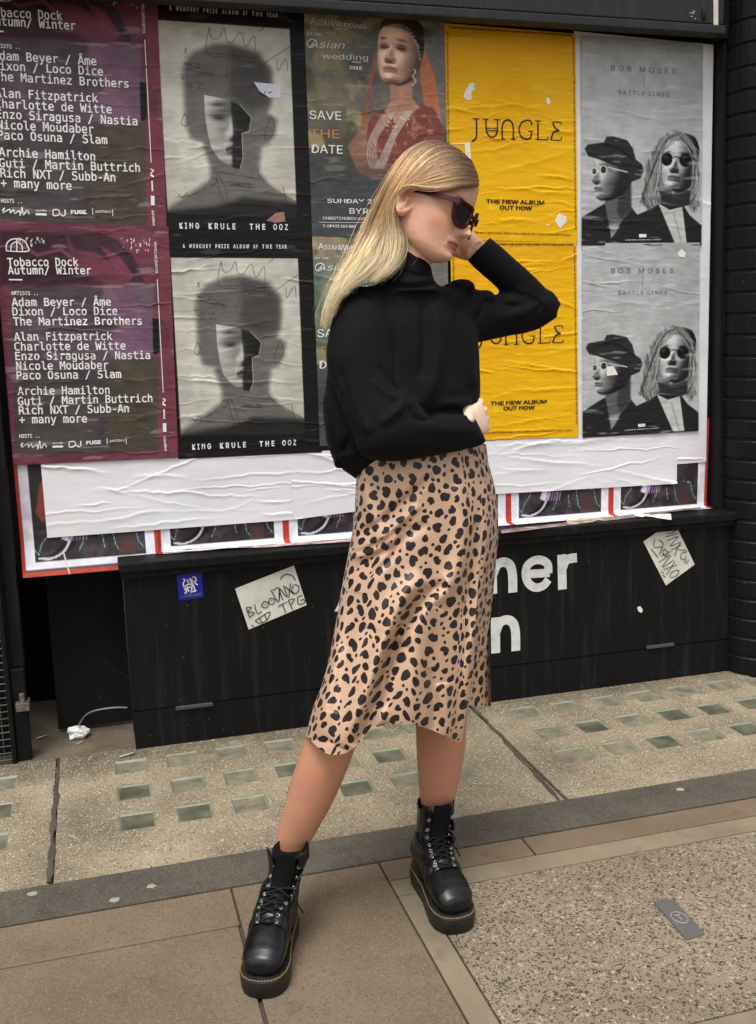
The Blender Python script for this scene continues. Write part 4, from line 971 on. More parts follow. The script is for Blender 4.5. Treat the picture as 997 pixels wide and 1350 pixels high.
cs_ = dict(ox=0, oy=570, sc=.4213)
def sneaker(x0, x1, yb0, yb1, seed, label, hang=False):
    """older advert: red outer stripe, pale border, dark picture of a shoe with line work; the foot of it is pasted onto the sill"""
    pts = [(x0, yb0-130), (x1, yb1-130), (x1, yb1), (x0, yb0)]
    q = [pl(*p) for p in pts]; xa, xb = q[3][0], q[2][0]
    zb = ZS+.002 if not hang else float(pl(x0, yb0)[1])
    if hang: xa = pl(18, 616)[0]
    nc, nr = int((xb-xa)/.0024)+2, 90
    u = np.linspace(0, 1, nc)[None, :]+np.zeros((nr, 1)); zt = .95
    k = np.linspace(0, 1, nr)[:, None]+np.zeros((1, nc))
    X = xa+(xb-xa)*u; fold = .045
    tot = (zt-zb)+(0 if hang else fold); s_ = k*tot
    Z = np.where(s_ < zt-zb, zt-s_, zb+.0012); Yy = np.where(s_ < zt-zb, YP+.0045, YP+.0045-(s_-(zt-zb)))
    if not hang:   # soft bend instead of a hard edge
        d = s_-(zt-zb); bend = np.exp(-(d/.012)**2)*.006; Yy = Yy-bend*.7; Z = Z+bend*.5
    else: Yy = Yy-.03*sstep(.70, .56, Z)
    wr = Wrinkle(seed, xa, xb, zb, zt, 6, .002); Yy = Yy-np.where(s_ < zt-zb-.01, wr(X.ravel(), Z.ravel()).reshape(X.shape)*.5, 0)
    me = fast_mesh('old_poster', np.stack([X, Yy, Z], -1).reshape(-1, 3), grid_faces(nr, nc))
    w = (xb-xa); xr = (X-xa).ravel(); hz = (zt-s_).ravel()-zb      # height above the foot
    c = Canvas(xr, hz, (222, 222, 230))
    e = .010
    c.mix(((xr < e) | (xr > w-e)).astype(float), (176, 60, 46))
    if hang: c.mix((hz < .014).astype(float), (196, 84, 66)); c.mix(((hz < .022) & (hz > .014) & (xr > .01)).astype(float), (96, 84, 82))
    bx0, bx1, hz0 = .040, w-.040, (.045 if hang else .012)
    m = ((xr > bx0) & (xr < bx1) & (hz > hz0)).astype(float)
    c.mix(m, (48, 43, 44)); c.mix(m*sstep(.5, .62, fbm2(xr*30, hz*30, seed, 3)), (66, 58, 62))
    o = np.array([bx0, hz0])
    A = lambda P: np.array([o+np.array(p) for p in P])
    wv = w-.08
    c.poly(A([(.02, .012), (.05, .020), (.085, .05), (.10, .085), (.13, .07), (.12, .04), (.09, .014), (.05, .004)]), (26, 25, 28), .001)
    c.line(smooth_line(A([(.012, .010), (.05, .008), (.085, .025), (.105, .055), (.118, .085)]), 6), (216, 214, 222), .0028)
    c.poly(A([(.080, .065), (.10, .055), (.115, .09), (.095, .105)]), (222, 214, 232), .002)
    for j in range(6): c.line(A([(.105+.010*j, .058), (.112+.010*j, .090)]), (158, 110, 168), .0022)
    for P in ([(.0, .035), (.012, .02), (.02, .05), (.04, .075), (.05, .1)], [(.13, .02), (.145, .05), (.15, .09)], [(wv-.10, .09), (wv-.09, .03), (wv-.07, .005)], [(wv-.06, .09), (wv-.03, .085), (wv-.02, .04), (wv-.005, .02)], [(wv-.13, .07), (wv-.125, .03)]): c.line(A(P), (140, 200, 196), .0009, .9)
    c.poly(A([(wv-.085, .0), (wv-.08, .04), (wv-.055, .07), (wv-.035, .04), (wv-.03, .0)]), (78, 54, 46), .004, .8)
    if hang:
        c.poly(A([(-.028, .13), (-.002, .13), (.0, .30), (-.028, .30)]), (206, 204, 214), .001); c.poly(A([(.0, .12), (.06, .11), (.06, .30), (.0, .30)]), (50, 46, 46), .003); c.poly(A([(.012, .15), (.03, .24), (.05, .26), (.055, .14), (.03, .12)]), (130, 62, 54), .003)
        c.line(A([(.085, .02), (.093, -.02), (.098, -.045)]), (214, 204, 204), .0022)
    c.C *= (.9+.2*fbm2(xr*50, hz*50, seed+3, 3))[:, None]
    colour_attr(me, s2l(np.clip(c.C, 0, 255)/255))
    o_ = link('old_poster', me, M_PAPER, smooth=True, label=label, cat='old poster', group='old sneaker adverts along the sill')
    return o_
sneaker(33, 209, 760, 722, 301, 'old red-bordered sneaker advert hanging past the left end of the sill', True)
sneaker(209, 378, 722, 711, 302, 'old sneaker advert on the sill above the blue sticker')
sneaker(378, 530, 711, 699, 303, 'old sneaker advert on the sill just behind the tan skirt')
sneaker(530, 671, 699, 686, 304, 'old sneaker advert on the sill almost wholly hidden by the skirt')
sneaker(671, 806, 686, 674, 305, 'old sneaker advert on the sill above the white painted letters')
sneaker(806, 932, 674, 664, 306, 'old sneaker advert on the sill in the corner by the brick pillar')

# ---- painted letters, stickers and scraps on the panel
def flat_on(name, polys, mat, Y, parent=None, thick=.0008, **k):
    b = MB()
    for P in polys: b.prism([(p[0], Y-thick, p[1]) for p in P], (0, thick, 0))
    return b.build(name, mat, parent, **k)
def painted(name, strokes, w):
    Vs, F, n = [], [], 0
    for k, P in enumerate(strokes):
        V, f = stroke_uv(smooth_line(np.array([pl(x, y, YF) for x, y in P]), 6) if len(P) > 2 else np.array([pl(x, y, YF) for x, y in P]), w)
        Vs.append(np.stack([V[:, 0], np.full(len(V), YF-.0012-.0003*k), V[:, 1]], 1)); F += [tuple(i+n for i in q) for q in f]; n += len(V)
    link('lettering', fast_mesh('lettering', np.concatenate(Vs), F), M_WHITEPAINT, pan)
LW = .0335
painted('n', [[(648.5, 737), (649.5, 783)], [(650, 757), (655, 745), (664, 741), (672, 745), (675.5, 757), (676, 781)]], LW)
painted('e', [[(691, 757), (725, 755)], [(723, 756), (722, 744), (714, 738.5), (704, 739), (695, 746), (693, 758), (697, 769), (706, 774.5), (716, 772), (723, 764)]], LW*.90)
painted('r', [[(740.5, 731), (741.5, 777)], [(742, 748), (747, 738), (760.5, 735)]], LW)
painted('n', [[(653, 814), (653.5, 861)], [(654, 833), (659, 821), (668, 817), (676, 821), (679.5, 833), (680, 858)]], LW)
link('lettering', fast_mesh('lettering', [(*p[:1], YF-.0012, p[1]) for p in (pl(441, 806, YF), pl(446, 796, YF), pl(452, 778, YF), pl(458, 778, YF), pl(452, 806, YF))], [(0, 1, 2, 3, 4)]), M_WHITEPAINT, pan)

# blue square sticker with a white beast and two words
def card(name, quad, mat, label, cat, Y=YF-.0012, curl=0.0, seed=1):
    q = np.array([pl(*p, Y=Y) for p in quad]); n = 24
    u, v = np.meshgrid(np.linspace(0, 1, n), np.linspace(0, 1, n)); u, v = u[..., None], v[..., None]
    P = ((q[0]*(1-u)+q[1]*u)*(1-v)+(q[3]*(1-u)+q[2]*u)*v).reshape(-1, 2)
    h = .0012*noise2(P[:, 0]*30, P[:, 1]*30, seed)+curl*(np.clip(np.abs(u-.5)*2, 0, 1)**4).ravel()
    me = fast_mesh(name, np.stack([P[:, 0], Y-h, P[:, 1]], 1), grid_faces(n, n))
    return link(name, me, mat, smooth=True, label=label, cat=cat), q
def marks(parent, q, strokes, w, mat, Y=YF-.0012, name='handwriting', lift=.0028):
    Vs, F, n = [], [], 0
    for P in strokes:
        P = smooth_line(np.array(P, float), 5); P = np.array([(q[0]*(1-x)+q[1]*x)*(1-y)+(q[3]*(1-x)+q[2]*x)*y for x, y in P])
        V, f = stroke_uv(P, w); Vs.append(V); F += [tuple(i+n for i in t_) for t_ in f]; n += len(V)
    V = np.concatenate(Vs); link(name, fast_mesh(name, np.stack([V[:, 0], np.full(len(V), Y-lift), V[:, 1]], 1), F), mat, parent)
M_BLUE = plain('blue_sticker_vinyl', rgb(24, 34, 158), .35); M_NOTE = noise_mat('greyish_note_paper', rgb(196, 196, 184), rgb(220, 218, 206), scale=14, rough=.6, bump=.05); M_PEN = plain('black_marker', (.02, .02, .022), .6)
o, q = card('sticker', [(233, 759), (266, 754), (268.5, 787), (236.5, 792)], M_BLUE, 'small blue square sticker with a white crest on the black panel', 'sticker')
marks(o, q, [[(.25, .60), (.35, .42), (.55, .40), (.68, .30)], [(.35, .44), (.30, .72)], [(.36, .46), (.42, .70)], [(.58, .42), (.52, .72)], [(.60, .40), (.68, .68)], [(.28, .55), (.22, .35), (.30, .22), (.24, .14)], [(.62, .12), (.74, .20), (.72, .34), (.60, .34), (.58, .20)], [(.50, .16), (.56, .36)], [(.66, .36), (.80, .48)], [(.40, .52), (.56, .52)], [(.24, .72), (.34, .72)], [(.48, .72), (.72, .70)], [(.4, .2), (.44, .36)]], .0042, M_INK_W, name='crest')
A_, B_ = q[0]*.1+q[3]*.9, q[1]*.1+q[2]*.9; V, F = text_uv('SACRÉ BLEU', A_*.9+B_*.1, A_*.08+B_*.92, .0085, F_SANS, .03)
link('lettering', fast_mesh('lettering', np.stack([V[:, 0], np.full(len(V), YF-.004), V[:, 1]], 1), F), M_INK_W, o)
o, q = card('paper_note', [(310, 776), (387.5, 745.5), (404.5, 797.5), (328, 830)], M_NOTE, 'grey paper note with marker scrawl and a grinning mouth, pasted left of the skirt', 'note', seed=4)
marks(o, q, [[(.07, .50), (.07, .74)], [(.07, .50), (.15, .54), (.08, .61), (.17, .68), (.07, .74)], [(.21, .50), (.21, .72), (.29, .72)], [(.37, .52), (.31, .60), (.37, .68), (.43, .60), (.37, .52)], [(.48, .50), (.43, .60), (.49, .66), (.54, .58), (.48, .50)], [(.36, .60), (.38, .60)], [(.48, .58), (.50, .58)], [(.53, .34), (.58, .66), (.64, .46)], [(.55, .36), (.66, .36), (.60, .64)], [(.66, .66), (.66, .36), (.74, .64), (.74, .34)], [(.76, .38), (.86, .64)], [(.86, .36), (.76, .66)], [(.90, .42), (.84, .54), (.90, .64), (.97, .52), (.92, .42)], [(.72, .18), (.82, .12), (.92, .2), (.95, .34)],
            [(.14, .86), (.20, .96), (.32, .95), (.40, .80), (.14, .86)], [(.22, .84), (.23, .96)], [(.31, .82), (.32, .95)], [(.55, .76), (.72, .74)], [(.63, .75), (.64, .98)], [(.74, .72), (.76, .97)], [(.74, .72), (.84, .74), (.76, .84)], [(.98, .74), (.90, .74), (.88, .90), (.98, .92), (.98, .84), (.93, .84)], [(.06, .92), (.10, .98)]], .0030, M_PEN)
o, q = card('paper_note', [(848, 714), (888, 686.5), (916, 744), (878, 772)], M_NOTE, 'tilted grey paper note with marker scrawl under the sill by the brick pillar', 'note', seed=7)
marks(o, q, [[(.62, .04), (.92, .10), (.90, .20), (.66, .14)], [(.62, .18), (.94, .26)], [(.60, .26), (.92, .32), (.60, .38), (.92, .44)], [(.58, .46), (.90, .50)], [(.90, .46), (.74, .50), (.88, .62)], [(.74, .50), (.60, .60)], [(.90, .60), (.94, .68), (.80, .64), (.72, .72), (.80, .78), (.88, .74)], [(.84, .80), (.74, .84)], [(.90, .84), (.78, .88)], [(.30, .08), (.20, .22), (.38, .30), (.22, .40)], [(.40, .14), (.46, .26), (.32, .34)], [(.44, .36), (.34, .40), (.36, .50), (.48, .46), (.42, .38)], [(.26, .44), (.56, .48)], [(.12, .52), (.50, .54), (.14, .64), (.52, .66)], [(.14, .70), (.54, .78)], [(.52, .70), (.14, .82)], [(.20, .88), (.34, .84), (.52, .90), (.36, .96), (.20, .90)], [(.06, .70), (.10, .76)], [(.05, .78), (.09, .84)], [(.10, .20), (.16, .44)]], .0026, M_PEN)
# crumbs: scrap of paper on the panel, torn strip on the sill
b = MB(); b.prism([(*pl(x, y, YF)[:1], YF-.001, pl(x, y, YF)[1]) for x, y in ((840, 801), (844, 799), (847.5, 804), (846, 808), (842, 806))], (0, .001, 0)); b.build('paper_scrap', M_FLAKE, label='tiny white paper scrap stuck low on the black panel', cat='paper scrap')
def torn(quad, z, name, label, mat, seed):
    r = np.random.default_rng(seed); n = 26; P = np.array([gnd(px, py, z)[:2] for px, py in quad])
    u, v = np.meshgrid(np.linspace(0, 1, n), np.linspace(0, 1, 8)); u, v = u.ravel()[:, None], v.ravel()[:, None]
    Q = (P[0]*(1-u)+P[1]*u)*(1-v)+(P[3]*(1-u)+P[2]*u)*v
    Q = Q+((v-.5)*.022*(noise2(u*9, v*0, seed)-.5))*np.array([0, 1])
    h = z+.001+.010*noise2(u*6, v*3, seed)[:, 0]*noise2(u*2, v*2, seed+1)[:, 0]
    return link(name, fast_mesh(name, np.stack([Q[:, 0], Q[:, 1], h], 1), grid_faces(8, n)), mat, smooth=True, label=label, cat='paper scrap')
torn([(833, 676), (884, 678), (886, 686), (836, 681)], ZS, 'torn_paper', 'torn white paper strip curling on the sill above the tilted note', M_FLAKE, 5)
torn([(745, 687), (790, 683), (796, 687), (750, 692)], ZS, 'torn_paper', 'thin yellowed torn strip lying on the sill above the painted letters', plain('yellowed_scrap', rgb(196, 176, 140), .7), 6)
torn([(210, 728), (470, 712), (476, 716), (212, 731)], ZS, 'torn_paper', 'long ragged red and white paper remnant along the sill left of the skirt', noise_mat('red_white_remnant', rgb(128, 70, 62), rgb(205, 198, 196), scale=22, rough=.7), 7)
torn([(660, 700), (930, 668), (940, 670), (662, 704)], ZS, 'torn_paper', 'long ragged red and white paper remnant along the sill right of the skirt', noise_mat('red_grey_remnant', rgb(96, 60, 56), rgb(160, 150, 148), scale=22, rough=.7), 8)

# cable and litter in the recess
b = MB(); P = [at(x, y, Y) for x, y, Y in ((168, 933, 3.13), (150, 933, 3.12), (125, 937, 3.14), (112, 944, 3.2), (104, 956, 3.3))]
b.tube(smooth_line(np.array(P)), .0028, 6); b.build('cable', plain('grey_cable', rgb(120, 118, 114), .5), smooth=True, label='grey cable looping out of the recess beside the black panel', cat='cable')
p = gnd(104, 972); bm = bmesh.new(); bmesh.ops.create_icosphere(bm, subdivisions=4, radius=.030)
for v in bm.verts:
    c = v.co; k = .75+.7*float(noise3(*(np.array([c[i]*50]) for i in range(3)), 3)[0])-.25*float(noise3(*(np.array([c[i]*110]) for i in range(3)), 5)[0]); v.co = c*k
    v.co.z *= .7; v.co.x *= 1.15; v.co += Vector((p[0], p[1], .019))
me = bpy.data.meshes.new('tissue'); bm.to_mesh(me); bm.free(); link('tissue', me, plain('white_tissue', (.75, .75, .74), .8), label='crumpled white tissue lying on the dusty ground in the recess', cat='litter')
def litter(px, py, s, a, lab):
    p = gnd(px, py); b = MB(); d = np.array([math.cos(a), math.sin(a), 0])*s; e = np.array([-d[1], d[0], 0])*.25
    b.prism([p-d-e+(0, 0, .003), p+d-e*.6+(0, 0, .006), p+d+e+(0, 0, .005), p-d*.8+e+(0, 0, .003)], (0, 0, .0012)); b.build('litter_scrap', plain('dirty_paper', rgb(170, 158, 142), .8), label=lab, cat='litter')
litter(55, 973, .018, .3, 'pale scrap of litter on the ground left of the white tissue'); litter(167, 997, .024, .25, 'thin pale scrap of litter in front of the panel corner'); litter(105, 981, .012, .6, 'tiny pale crumb of litter just in front of the tissue')
b = MB(); b.box(-.30, .069, 3.158, 3.70, -.02, .0); b.build('recess_floor', M_DIRT, kind='structure')
# ------------------------------------------------------------------ the person
def remesh(shells, voxel, smooth=6, fac=.5):
    """union of closed shells as one continuous surface -> (verts, quads)"""
    b = MB()
    for V, F in shells: b.add(V, F)
    me = bpy.data.meshes.new('tmp'); me.from_pydata(b.V, [], b.F)
    bm = bmesh.new(); bm.from_mesh(me)
    # consistent outward normals per shell
    bmesh.ops.recalc_face_normals(bm, faces=bm.faces); bm.to_mesh(me); bm.free()
    o = bpy.data.objects.new('tmp', me); COL.objects.link(o)
    md = o.modifiers.new('r', 'REMESH'); md.mode = 'VOXEL'; md.voxel_size = voxel; md.adaptivity = 0
    if smooth:
        sm = o.modifiers.new('s', 'SMOOTH'); sm.iterations = smooth; sm.factor = fac
    dg = bpy.context.evaluated_depsgraph_get()
    r = bpy.data.meshes.new_from_object(o.evaluated_get(dg))
    bpy.data.objects.remove(o); bpy.data.meshes.remove(me)
    V = np.zeros(len(r.vertices)*3, np.float32); r.vertices.foreach_get('co', V)
    F = np.zeros(len(r.loops), np.int32); r.loops.foreach_get('vertex_index', F)
    k = len(r.polygons); bpy.data.meshes.remove(r)
    return V.reshape(-1, 3).astype(float), F.reshape(k, 4)
def vnormals(V, F):
    a, b_, c, d = (V[F[:, i]] for i in range(4))
    n = np.cross(c-a, d-b_); out = np.zeros_like(V)
    for i in range(4): np.add.at(out, F[:, i], n)
    return out/(np.linalg.norm(out, axis=1)[:, None]+1e-12)
def loft(rings, nper):
    """closed shell from rings (k x n x 3)"""
    R = np.asarray(rings); k, n = R.shape[:2]
    V = R.reshape(-1, 3)
    F = [tuple(f) for f in grid_faces(k, n, True)]
    c0, c1 = R[0].mean(0), R[-1].mean(0); m_ = len(V)
    V = np.concatenate([V, [c0, c1]])
    F += [(m_, (j+1) % n, j) for j in range(n)]+[(m_+1, (k-1)*n+j, (k-1)*n+(j+1) % n) for j in range(n)]
    return V, F
def resample(A, k):
    """rows of numbers -> k rows, smooth"""
    A = np.asarray(A, float); P = smooth_line(A, 8)
    return np.stack([np.interp(np.linspace(0, 1, k), np.linspace(0, 1, len(P)), P[:, i]) for i in range(P.shape[1])], 1)
def limb(st, k=24, n=28):
    """stations read off the photo: (left x, left y, right x, right y, distance y of the centre, depth/width).
    The two edge points give the visible width; the section is an ellipse with its own depth."""
    S = resample(st, k); C = []; A = []
    for (lx, ly, rx, ry, Y, q) in S:
        L, R_ = at(lx, ly, Y), at(rx, ry, Y); C.append((L+R_)/2); A.append((R_-L)/2)
    C, A = np.array(C), np.array(A)
    T = np.gradient(C, axis=0); rings = []
    for i in range(k):
        v = C[i]-np.array([0, 0, CAM_H]); v /= np.linalg.norm(v)
        a = A[i]; w = np.linalg.norm(a)
        d = v-a*(v@a)/(w*w); d /= np.linalg.norm(d)
        th = np.linspace(0, 2*math.pi, n, endpoint=False)
        rings.append(C[i]+np.cos(th)[:, None]*a+np.sin(th)[:, None]*d*w*S[i][5])
    return loft(rings, n)
def ball(c, r, n=20):
    c = np.asarray(c, float); r = np.broadcast_to(np.asarray(r, float), (3,))
    th = np.linspace(0, 2*math.pi, n, endpoint=False); ph = np.linspace(.05, math.pi-.05, n//2)
    return loft([c+np.stack([np.cos(th)*math.sin(p)*r[0], np.sin(th)*math.sin(p)*r[1], np.full(n, math.cos(p)*r[2])], 1) for p in ph], n)
def chain(P, r, n=14, k=None):
    P = smooth_line(np.asarray(P, float), 5); rr = np.interp(np.linspace(0, 1, len(P)), np.linspace(0, 1, len(r)), r)
    b = MB()
    # rounded ends
    T0, T1 = P[0]-P[1], P[-1]-P[-2]; T0 /= np.linalg.norm(T0); T1 /= np.linalg.norm(T1)
    P = np.concatenate([[P[0]+T0*rr[0]*.85, P[0]+T0*rr[0]*.5], P, [P[-1]+T1*rr[-1]*.5, P[-1]+T1*rr[-1]*.85]]); rr = np.concatenate([[rr[0]*.45, rr[0]*.85], rr, [rr[-1]*.85, rr[-1]*.45]])
    b.tube(P, rr, n); return b.V, b.F

person = empty('person', (.52, 2.05, 0), label='person with long blonde hair in a black roll-neck jumper, leopard print skirt and platform boots', cat='person')

# --- head, built in its own frame: x forward, y to the near side, z up
HA, HB, HC = math.radians(27), math.radians(20.5), math.radians(7.5)
_F = math.cos(HA)*RT-math.sin(HA)*FW; _N = -math.sin(HA)*RT-math.cos(HA)*FW; _U = UP
_F, _U = math.cos(HB)*_F-math.sin(HB)*_U, math.sin(HB)*_F+math.cos(HB)*_U
_N, _U = math.cos(HC)*_N+math.sin(HC)*_U, math.cos(HC)*_U-math.sin(HC)*_N
HO = np.array([.7045, 2.06, 1.5415]); HS = .950
def H(P): P = np.asarray(P, float)*HS; return HO+P[..., 0:1]*_F+P[..., 1:2]*_N+P[..., 2:3]*_U
def Hinv(W): D = (np.asarray(W)-HO)/HS; return np.stack([D@_F, D@_N, D@_U], -1)
def head_shell():
    V, F = loft(head_points(110, 160), 160)
    return H(V), F
def ear_shell(side):
    th = np.linspace(0, 2*math.pi, 40, endpoint=False); rings = []
    for r_ in np.linspace(.04, 1, 14):
        rr = r_
        ex = .0185*np.cos(th)*(1-.25*np.clip(-np.sin(th), 0, 1)); ez = .0375*np.sin(th)
        hgt = .010+.006*gs(rr-.88, .11)-.007*gs(rr-.42, .22)*(np.sin(th) > -.75)+.004*gs(rr-.62, .10)*(np.cos(th) < .3)
        hgt = hgt*(1-.55*np.clip(np.cos(th), 0, 1)*rr)
        x, z = ex*rr, ez*rr
        rings.append(np.stack([x, hgt, z], 1))
    for r_ in (1.03, .96, .6, .1):
        x, z = .0185*np.cos(th)*(1-.25*np.clip(-np.sin(th), 0, 1))*r_, .0375*np.sin(th)*r_
        rings.append(np.stack([x, np.full(40, .004 if r_ > 1 else -.004), z], 1))
    V, F = loft(rings, 40)
    a = math.radians(-10); x, z = V[:, 0]*math.cos(a)-V[:, 2]*math.sin(a), V[:, 0]*math.sin(a)+V[:, 2]*math.cos(a)
    flare = math.radians(22); y = V[:, 1]*math.cos(flare)-x*math.sin(flare); x = x*math.cos(flare)+V[:, 1]*math.sin(flare)*.3
    return H(np.stack([x-.012, side*(y*1.35+.070), z-.003], 1)), F

# --- arms, legs, trunk (most of it under the clothes)
neckb = [(512, 400, 585, 398, 2.085, .85), (514, 372, 574, 372, 2.075, .9), (520, 350, 568, 356, 2.068, .95), (527, 322, 571, 335, 2.06, .98), (532, 300, 580, 318, 2.058, .9)]
torso = [(500, 394, 584, 394, 2.09, .36), (482, 420, 592, 420, 2.09, .48), (474, 470, 596, 470, 2.09, .55), (476, 530, 596, 530, 2.09, .62), (482, 590, 622, 590, 2.09, .68), (478, 640, 640, 640, 2.085, .68), (478, 690, 645, 690, 2.08, .64)]
shells = [head_shell(), ear_shell(1), ear_shell(-1), limb(neckb, 14), limb(torso, 24)]
# front (image left) leg: hip to ankle;  rear leg
legF = [(488, 660, 560, 660, 2.08, .8), (474, 760, 548, 765, 2.06, .8), (460, 850, 520, 866, 2.045, .85), (438, 910, 494, 925, 2.025, .9), (411, 958, 470, 976, 2.012, 1.0), (391, 1012, 449, 1030, 2.02, 1.05), (377, 1060, 427, 1076, 2.035, 1.02), (365, 1106, 403, 1118, 2.05, 1.0), (366, 1132, 396, 1138, 2.05, 1.0), (366, 1180, 388, 1184, 2.045, 1.0)]
legR = [(562, 660, 632, 660, 2.09, .8), (562, 760, 626, 760, 2.09, .8), (556, 850, 618, 850, 2.09, .9), (551, 920, 614, 920, 2.085, 1.0), (551, 975, 611.5, 978, 2.09, 1.05), (553, 1020, 605, 1022, 2.10, 1.05), (556, 1056, 597, 1058, 2.105, 1.0), (562, 1085, 590, 1085, 2.105, 1.0), (564, 1130, 586, 1130, 2.10, 1.0)]
shells += [limb(legF, 40), limb(legR, 40)]
shells += [limb([(468, 398, 510, 398, 2.07, .7), (458, 450, 500, 446, 2.045, .7), (468, 510, 510, 498, 2.015, .7), (486, 558, 526, 546, 1.99, .8)], 16), limb([(500, 555, 496, 590, 1.985, .8), (550, 562, 548, 594, 1.965, .8), (600, 560, 600, 586, 1.985, .8), (628, 553, 632, 578, 2.01, .8)], 16)]
shells += [limb([(596, 402, 598, 436, 2.11, .6), (650, 402, 656, 434, 2.11, .65), (700, 394, 710, 422, 2.11, .7)], 14), limb([(700, 417, 722, 401, 2.11, .8), (662, 379, 686, 357, 2.107, .8), (628, 348, 648, 328, 2.102, .8), (609, 337, 631, 313, 2.10, .8)], 16)]
shells += [ball(at(711, 405, 2.11), .022), ball(at(500, 568, 1.99), .028)]
def hand(wrist, palm_end, across, normal, curl, size=1.0, thumb_side=1, spread=.10, lens=(.068, .076, .072, .056)):
    """palm from wrist to knuckles; four unequal fingers that bend along 'normal'; thumb from the side of the palm"""
    w, k = np.asarray(wrist, float), np.asarray(palm_end, float)
    d = k-w; L = np.linalg.norm(d); d /= L
    a = np.asarray(across, float); a = a-d*(a@d); a /= np.linalg.norm(a)
    nrm = np.asarray(normal, float); nrm = nrm-d*(nrm@d)-a*(nrm@a); nrm /= np.linalg.norm(nrm)
    out = []
    rows = []
    for t, hw, th_ in ((-.25, .023, .017), (0, .025, .0165), (.35, .035, .0155), (.75, .040, .0140), (1.0, .039, .0115), (1.1, .034, .008)):
        th = np.linspace(0, 2*math.pi, 24, endpoint=False)
        c, s = np.cos(th), np.sin(th)
        rows.append(w+d*L*t+(np.sign(c)*np.abs(c)**.8*hw*size)[:, None]*a+(np.sign(s)*np.abs(s)**.8*th_*size)[:, None]*nrm)
    out.append(loft(rows, 24))
    for i, ln in enumerate(lens):
        off = (i-1.5)/1.5
        p = w+d*L*(.94-.05*off*off)+a*off*.0305*size*thumb_side*-1
        ang = 0; P = [p-d*.02, p]; dirn = d-a*off*spread*thumb_side
        dirn /= np.linalg.norm(dirn); ln = ln*size
        for sgm, frac in enumerate((.48, .30, .22)):
            ang += curl[sgm]
            v = math.cos(ang)*dirn+math.sin(ang)*nrm
            p = p+v*ln*frac; P.append(p)
        r0 = (.0080, .0084, .0080, .0070)[i]*size
        out.append(chain(P, [r0*1.02, r0*1.05, r0, r0*.92, r0*.78]))
    p = w+d*L*.18+a*.026*size*thumb_side
    t1 = .70*d+.50*a*thumb_side+.60*nrm; t1 /= np.linalg.norm(t1); t2 = .75*d+.05*a*thumb_side+.80*nrm; t2 /= np.linalg.norm(t2)
    out.append(chain([p-t1*.02, p+t1*.018*size, p+t1*.042*size, p+t1*.042*size+t2*.028*size, p+t1*.042*size+t2*.052*size], [.0135*size, .0125*size, .0105*size, .0098*size, .0075*size]))
    return out
view = np.array([.27, .96, 0.0])
# near hand: rests against the waist, fingers wrapping out of sight round the side
w0 = at(617, 561, 1.995)
shells += hand(w0, at(637, 550, 2.020), UP, FW*.85-RT*.3, (.45, .95, .8), .90, thumb_side=1)
# far hand: goes up behind the cheek, fingers in the hair behind the ear
w1 = at(620, 325, 2.10)
shells += hand(w1, w1-RT*.040+UP*.040+FW*.042, RT*.7+UP*.7, -RT-FW*.2, (.25, .4, .4), .95, thumb_side=-1)
BV, BF = remesh(shells, .0023, 5, .5)
hv = Hinv(BV); n_ = len(BV)
face = rgb(224, 174, 145); tan = rgb(190, 136, 106); handc = rgb(236, 200, 176)
C = np.tile(np.array(face), (n_, 1))
wl = sstep(1.0, .7, BV[:, 2])[:, None]; C = C*(1-wl)+np.array(tan)*wl
wh = (np.linalg.norm(BV-w0, axis=1) < .14)[:, None]*(BV[:, 2] > .9)[:, None]; C = np.where(wh, np.array(handc), C)
inhead = (hv[:, 2] > -.11) & (np.abs(hv[:, 0]) < .15) & (np.abs(hv[:, 1]) < .11)
def tint(m_, col): 
    global C
    m_ = (m_*inhead)[:, None]; C = C*(1-m_)+np.array(rgb(*col))*m_
X_, Y_, Z_ = hv.T
tint(.62*gs(X_-.062, .026)*gs(np.abs(Y_)-.052, .022)*gs(Z_+.022, .026), (204, 122, 98))      # blush
tint(.25*gs(Z_+.075, .02)*(X_ > .03), (222, 164, 138))
tint(.5*gs(np.abs(Y_)-.072, .016)*gs(Z_+.003, .040)*gs(X_+.010, .024), (216, 138, 108))         # ear
lw2 = np.sqrt(np.clip(1-(Y_/.0245)**2, 0, 1)); zl = Z_+.0508+.0030*(Y_/.024)**2
lipm = sstep(.066, .076, X_)*np.where(zl > 0, sstep(.0088, .0062, zl/(lw2+.02)), sstep(.0115, .0085, -zl/(lw2+.02)))*(lw2 > 0)
tint(.85*lipm, (172, 84, 82))
tint(.9*sstep(.025, .021, np.abs(Y_))*sstep(.066, .076, X_)*gs(zl, .0013), (98, 42, 42))
tint(.65*gs(np.abs(Y_)-.034, .016)*gs(Z_-.040-.004*0, .0045)*(X_ > .05), (130, 96, 70))        # brows
tint(.55*gs(np.abs(Y_)-.007, .0035)*gs(Z_+.0295, .0028)*(X_ > .09), (110, 60, 50))             # nostrils
C *= (1+.16*(fbm2(BV[:, 0]*60+BV[:, 1]*40, BV[:, 2]*60, 77, 4)-.5))[:, None]
mo = sstep(.48, .68, fbm2(BV[:, 0]*22+BV[:, 1]*17, BV[:, 2]*16, 78, 4))[:, None]*.16*wl; C = C*(1-mo)+np.array(rgb(208, 140, 120))*mo
fr_ = (sstep(.62, .8, noise3(BV[:, 0]*190, BV[:, 1]*190, BV[:, 2]*190, 79))*.16)[:, None]; C = C*(1-fr_)+C*np.array([.86, .74, .66])*fr_
me = fast_mesh('body', BV, BF); colour_attr(me, C)
M_SKIN = attr_mat('skin', rough=.48, spec=.4, bump=.06, bscale=420, sub=.2)
link('body', me, M_SKIN, person, smooth=True)

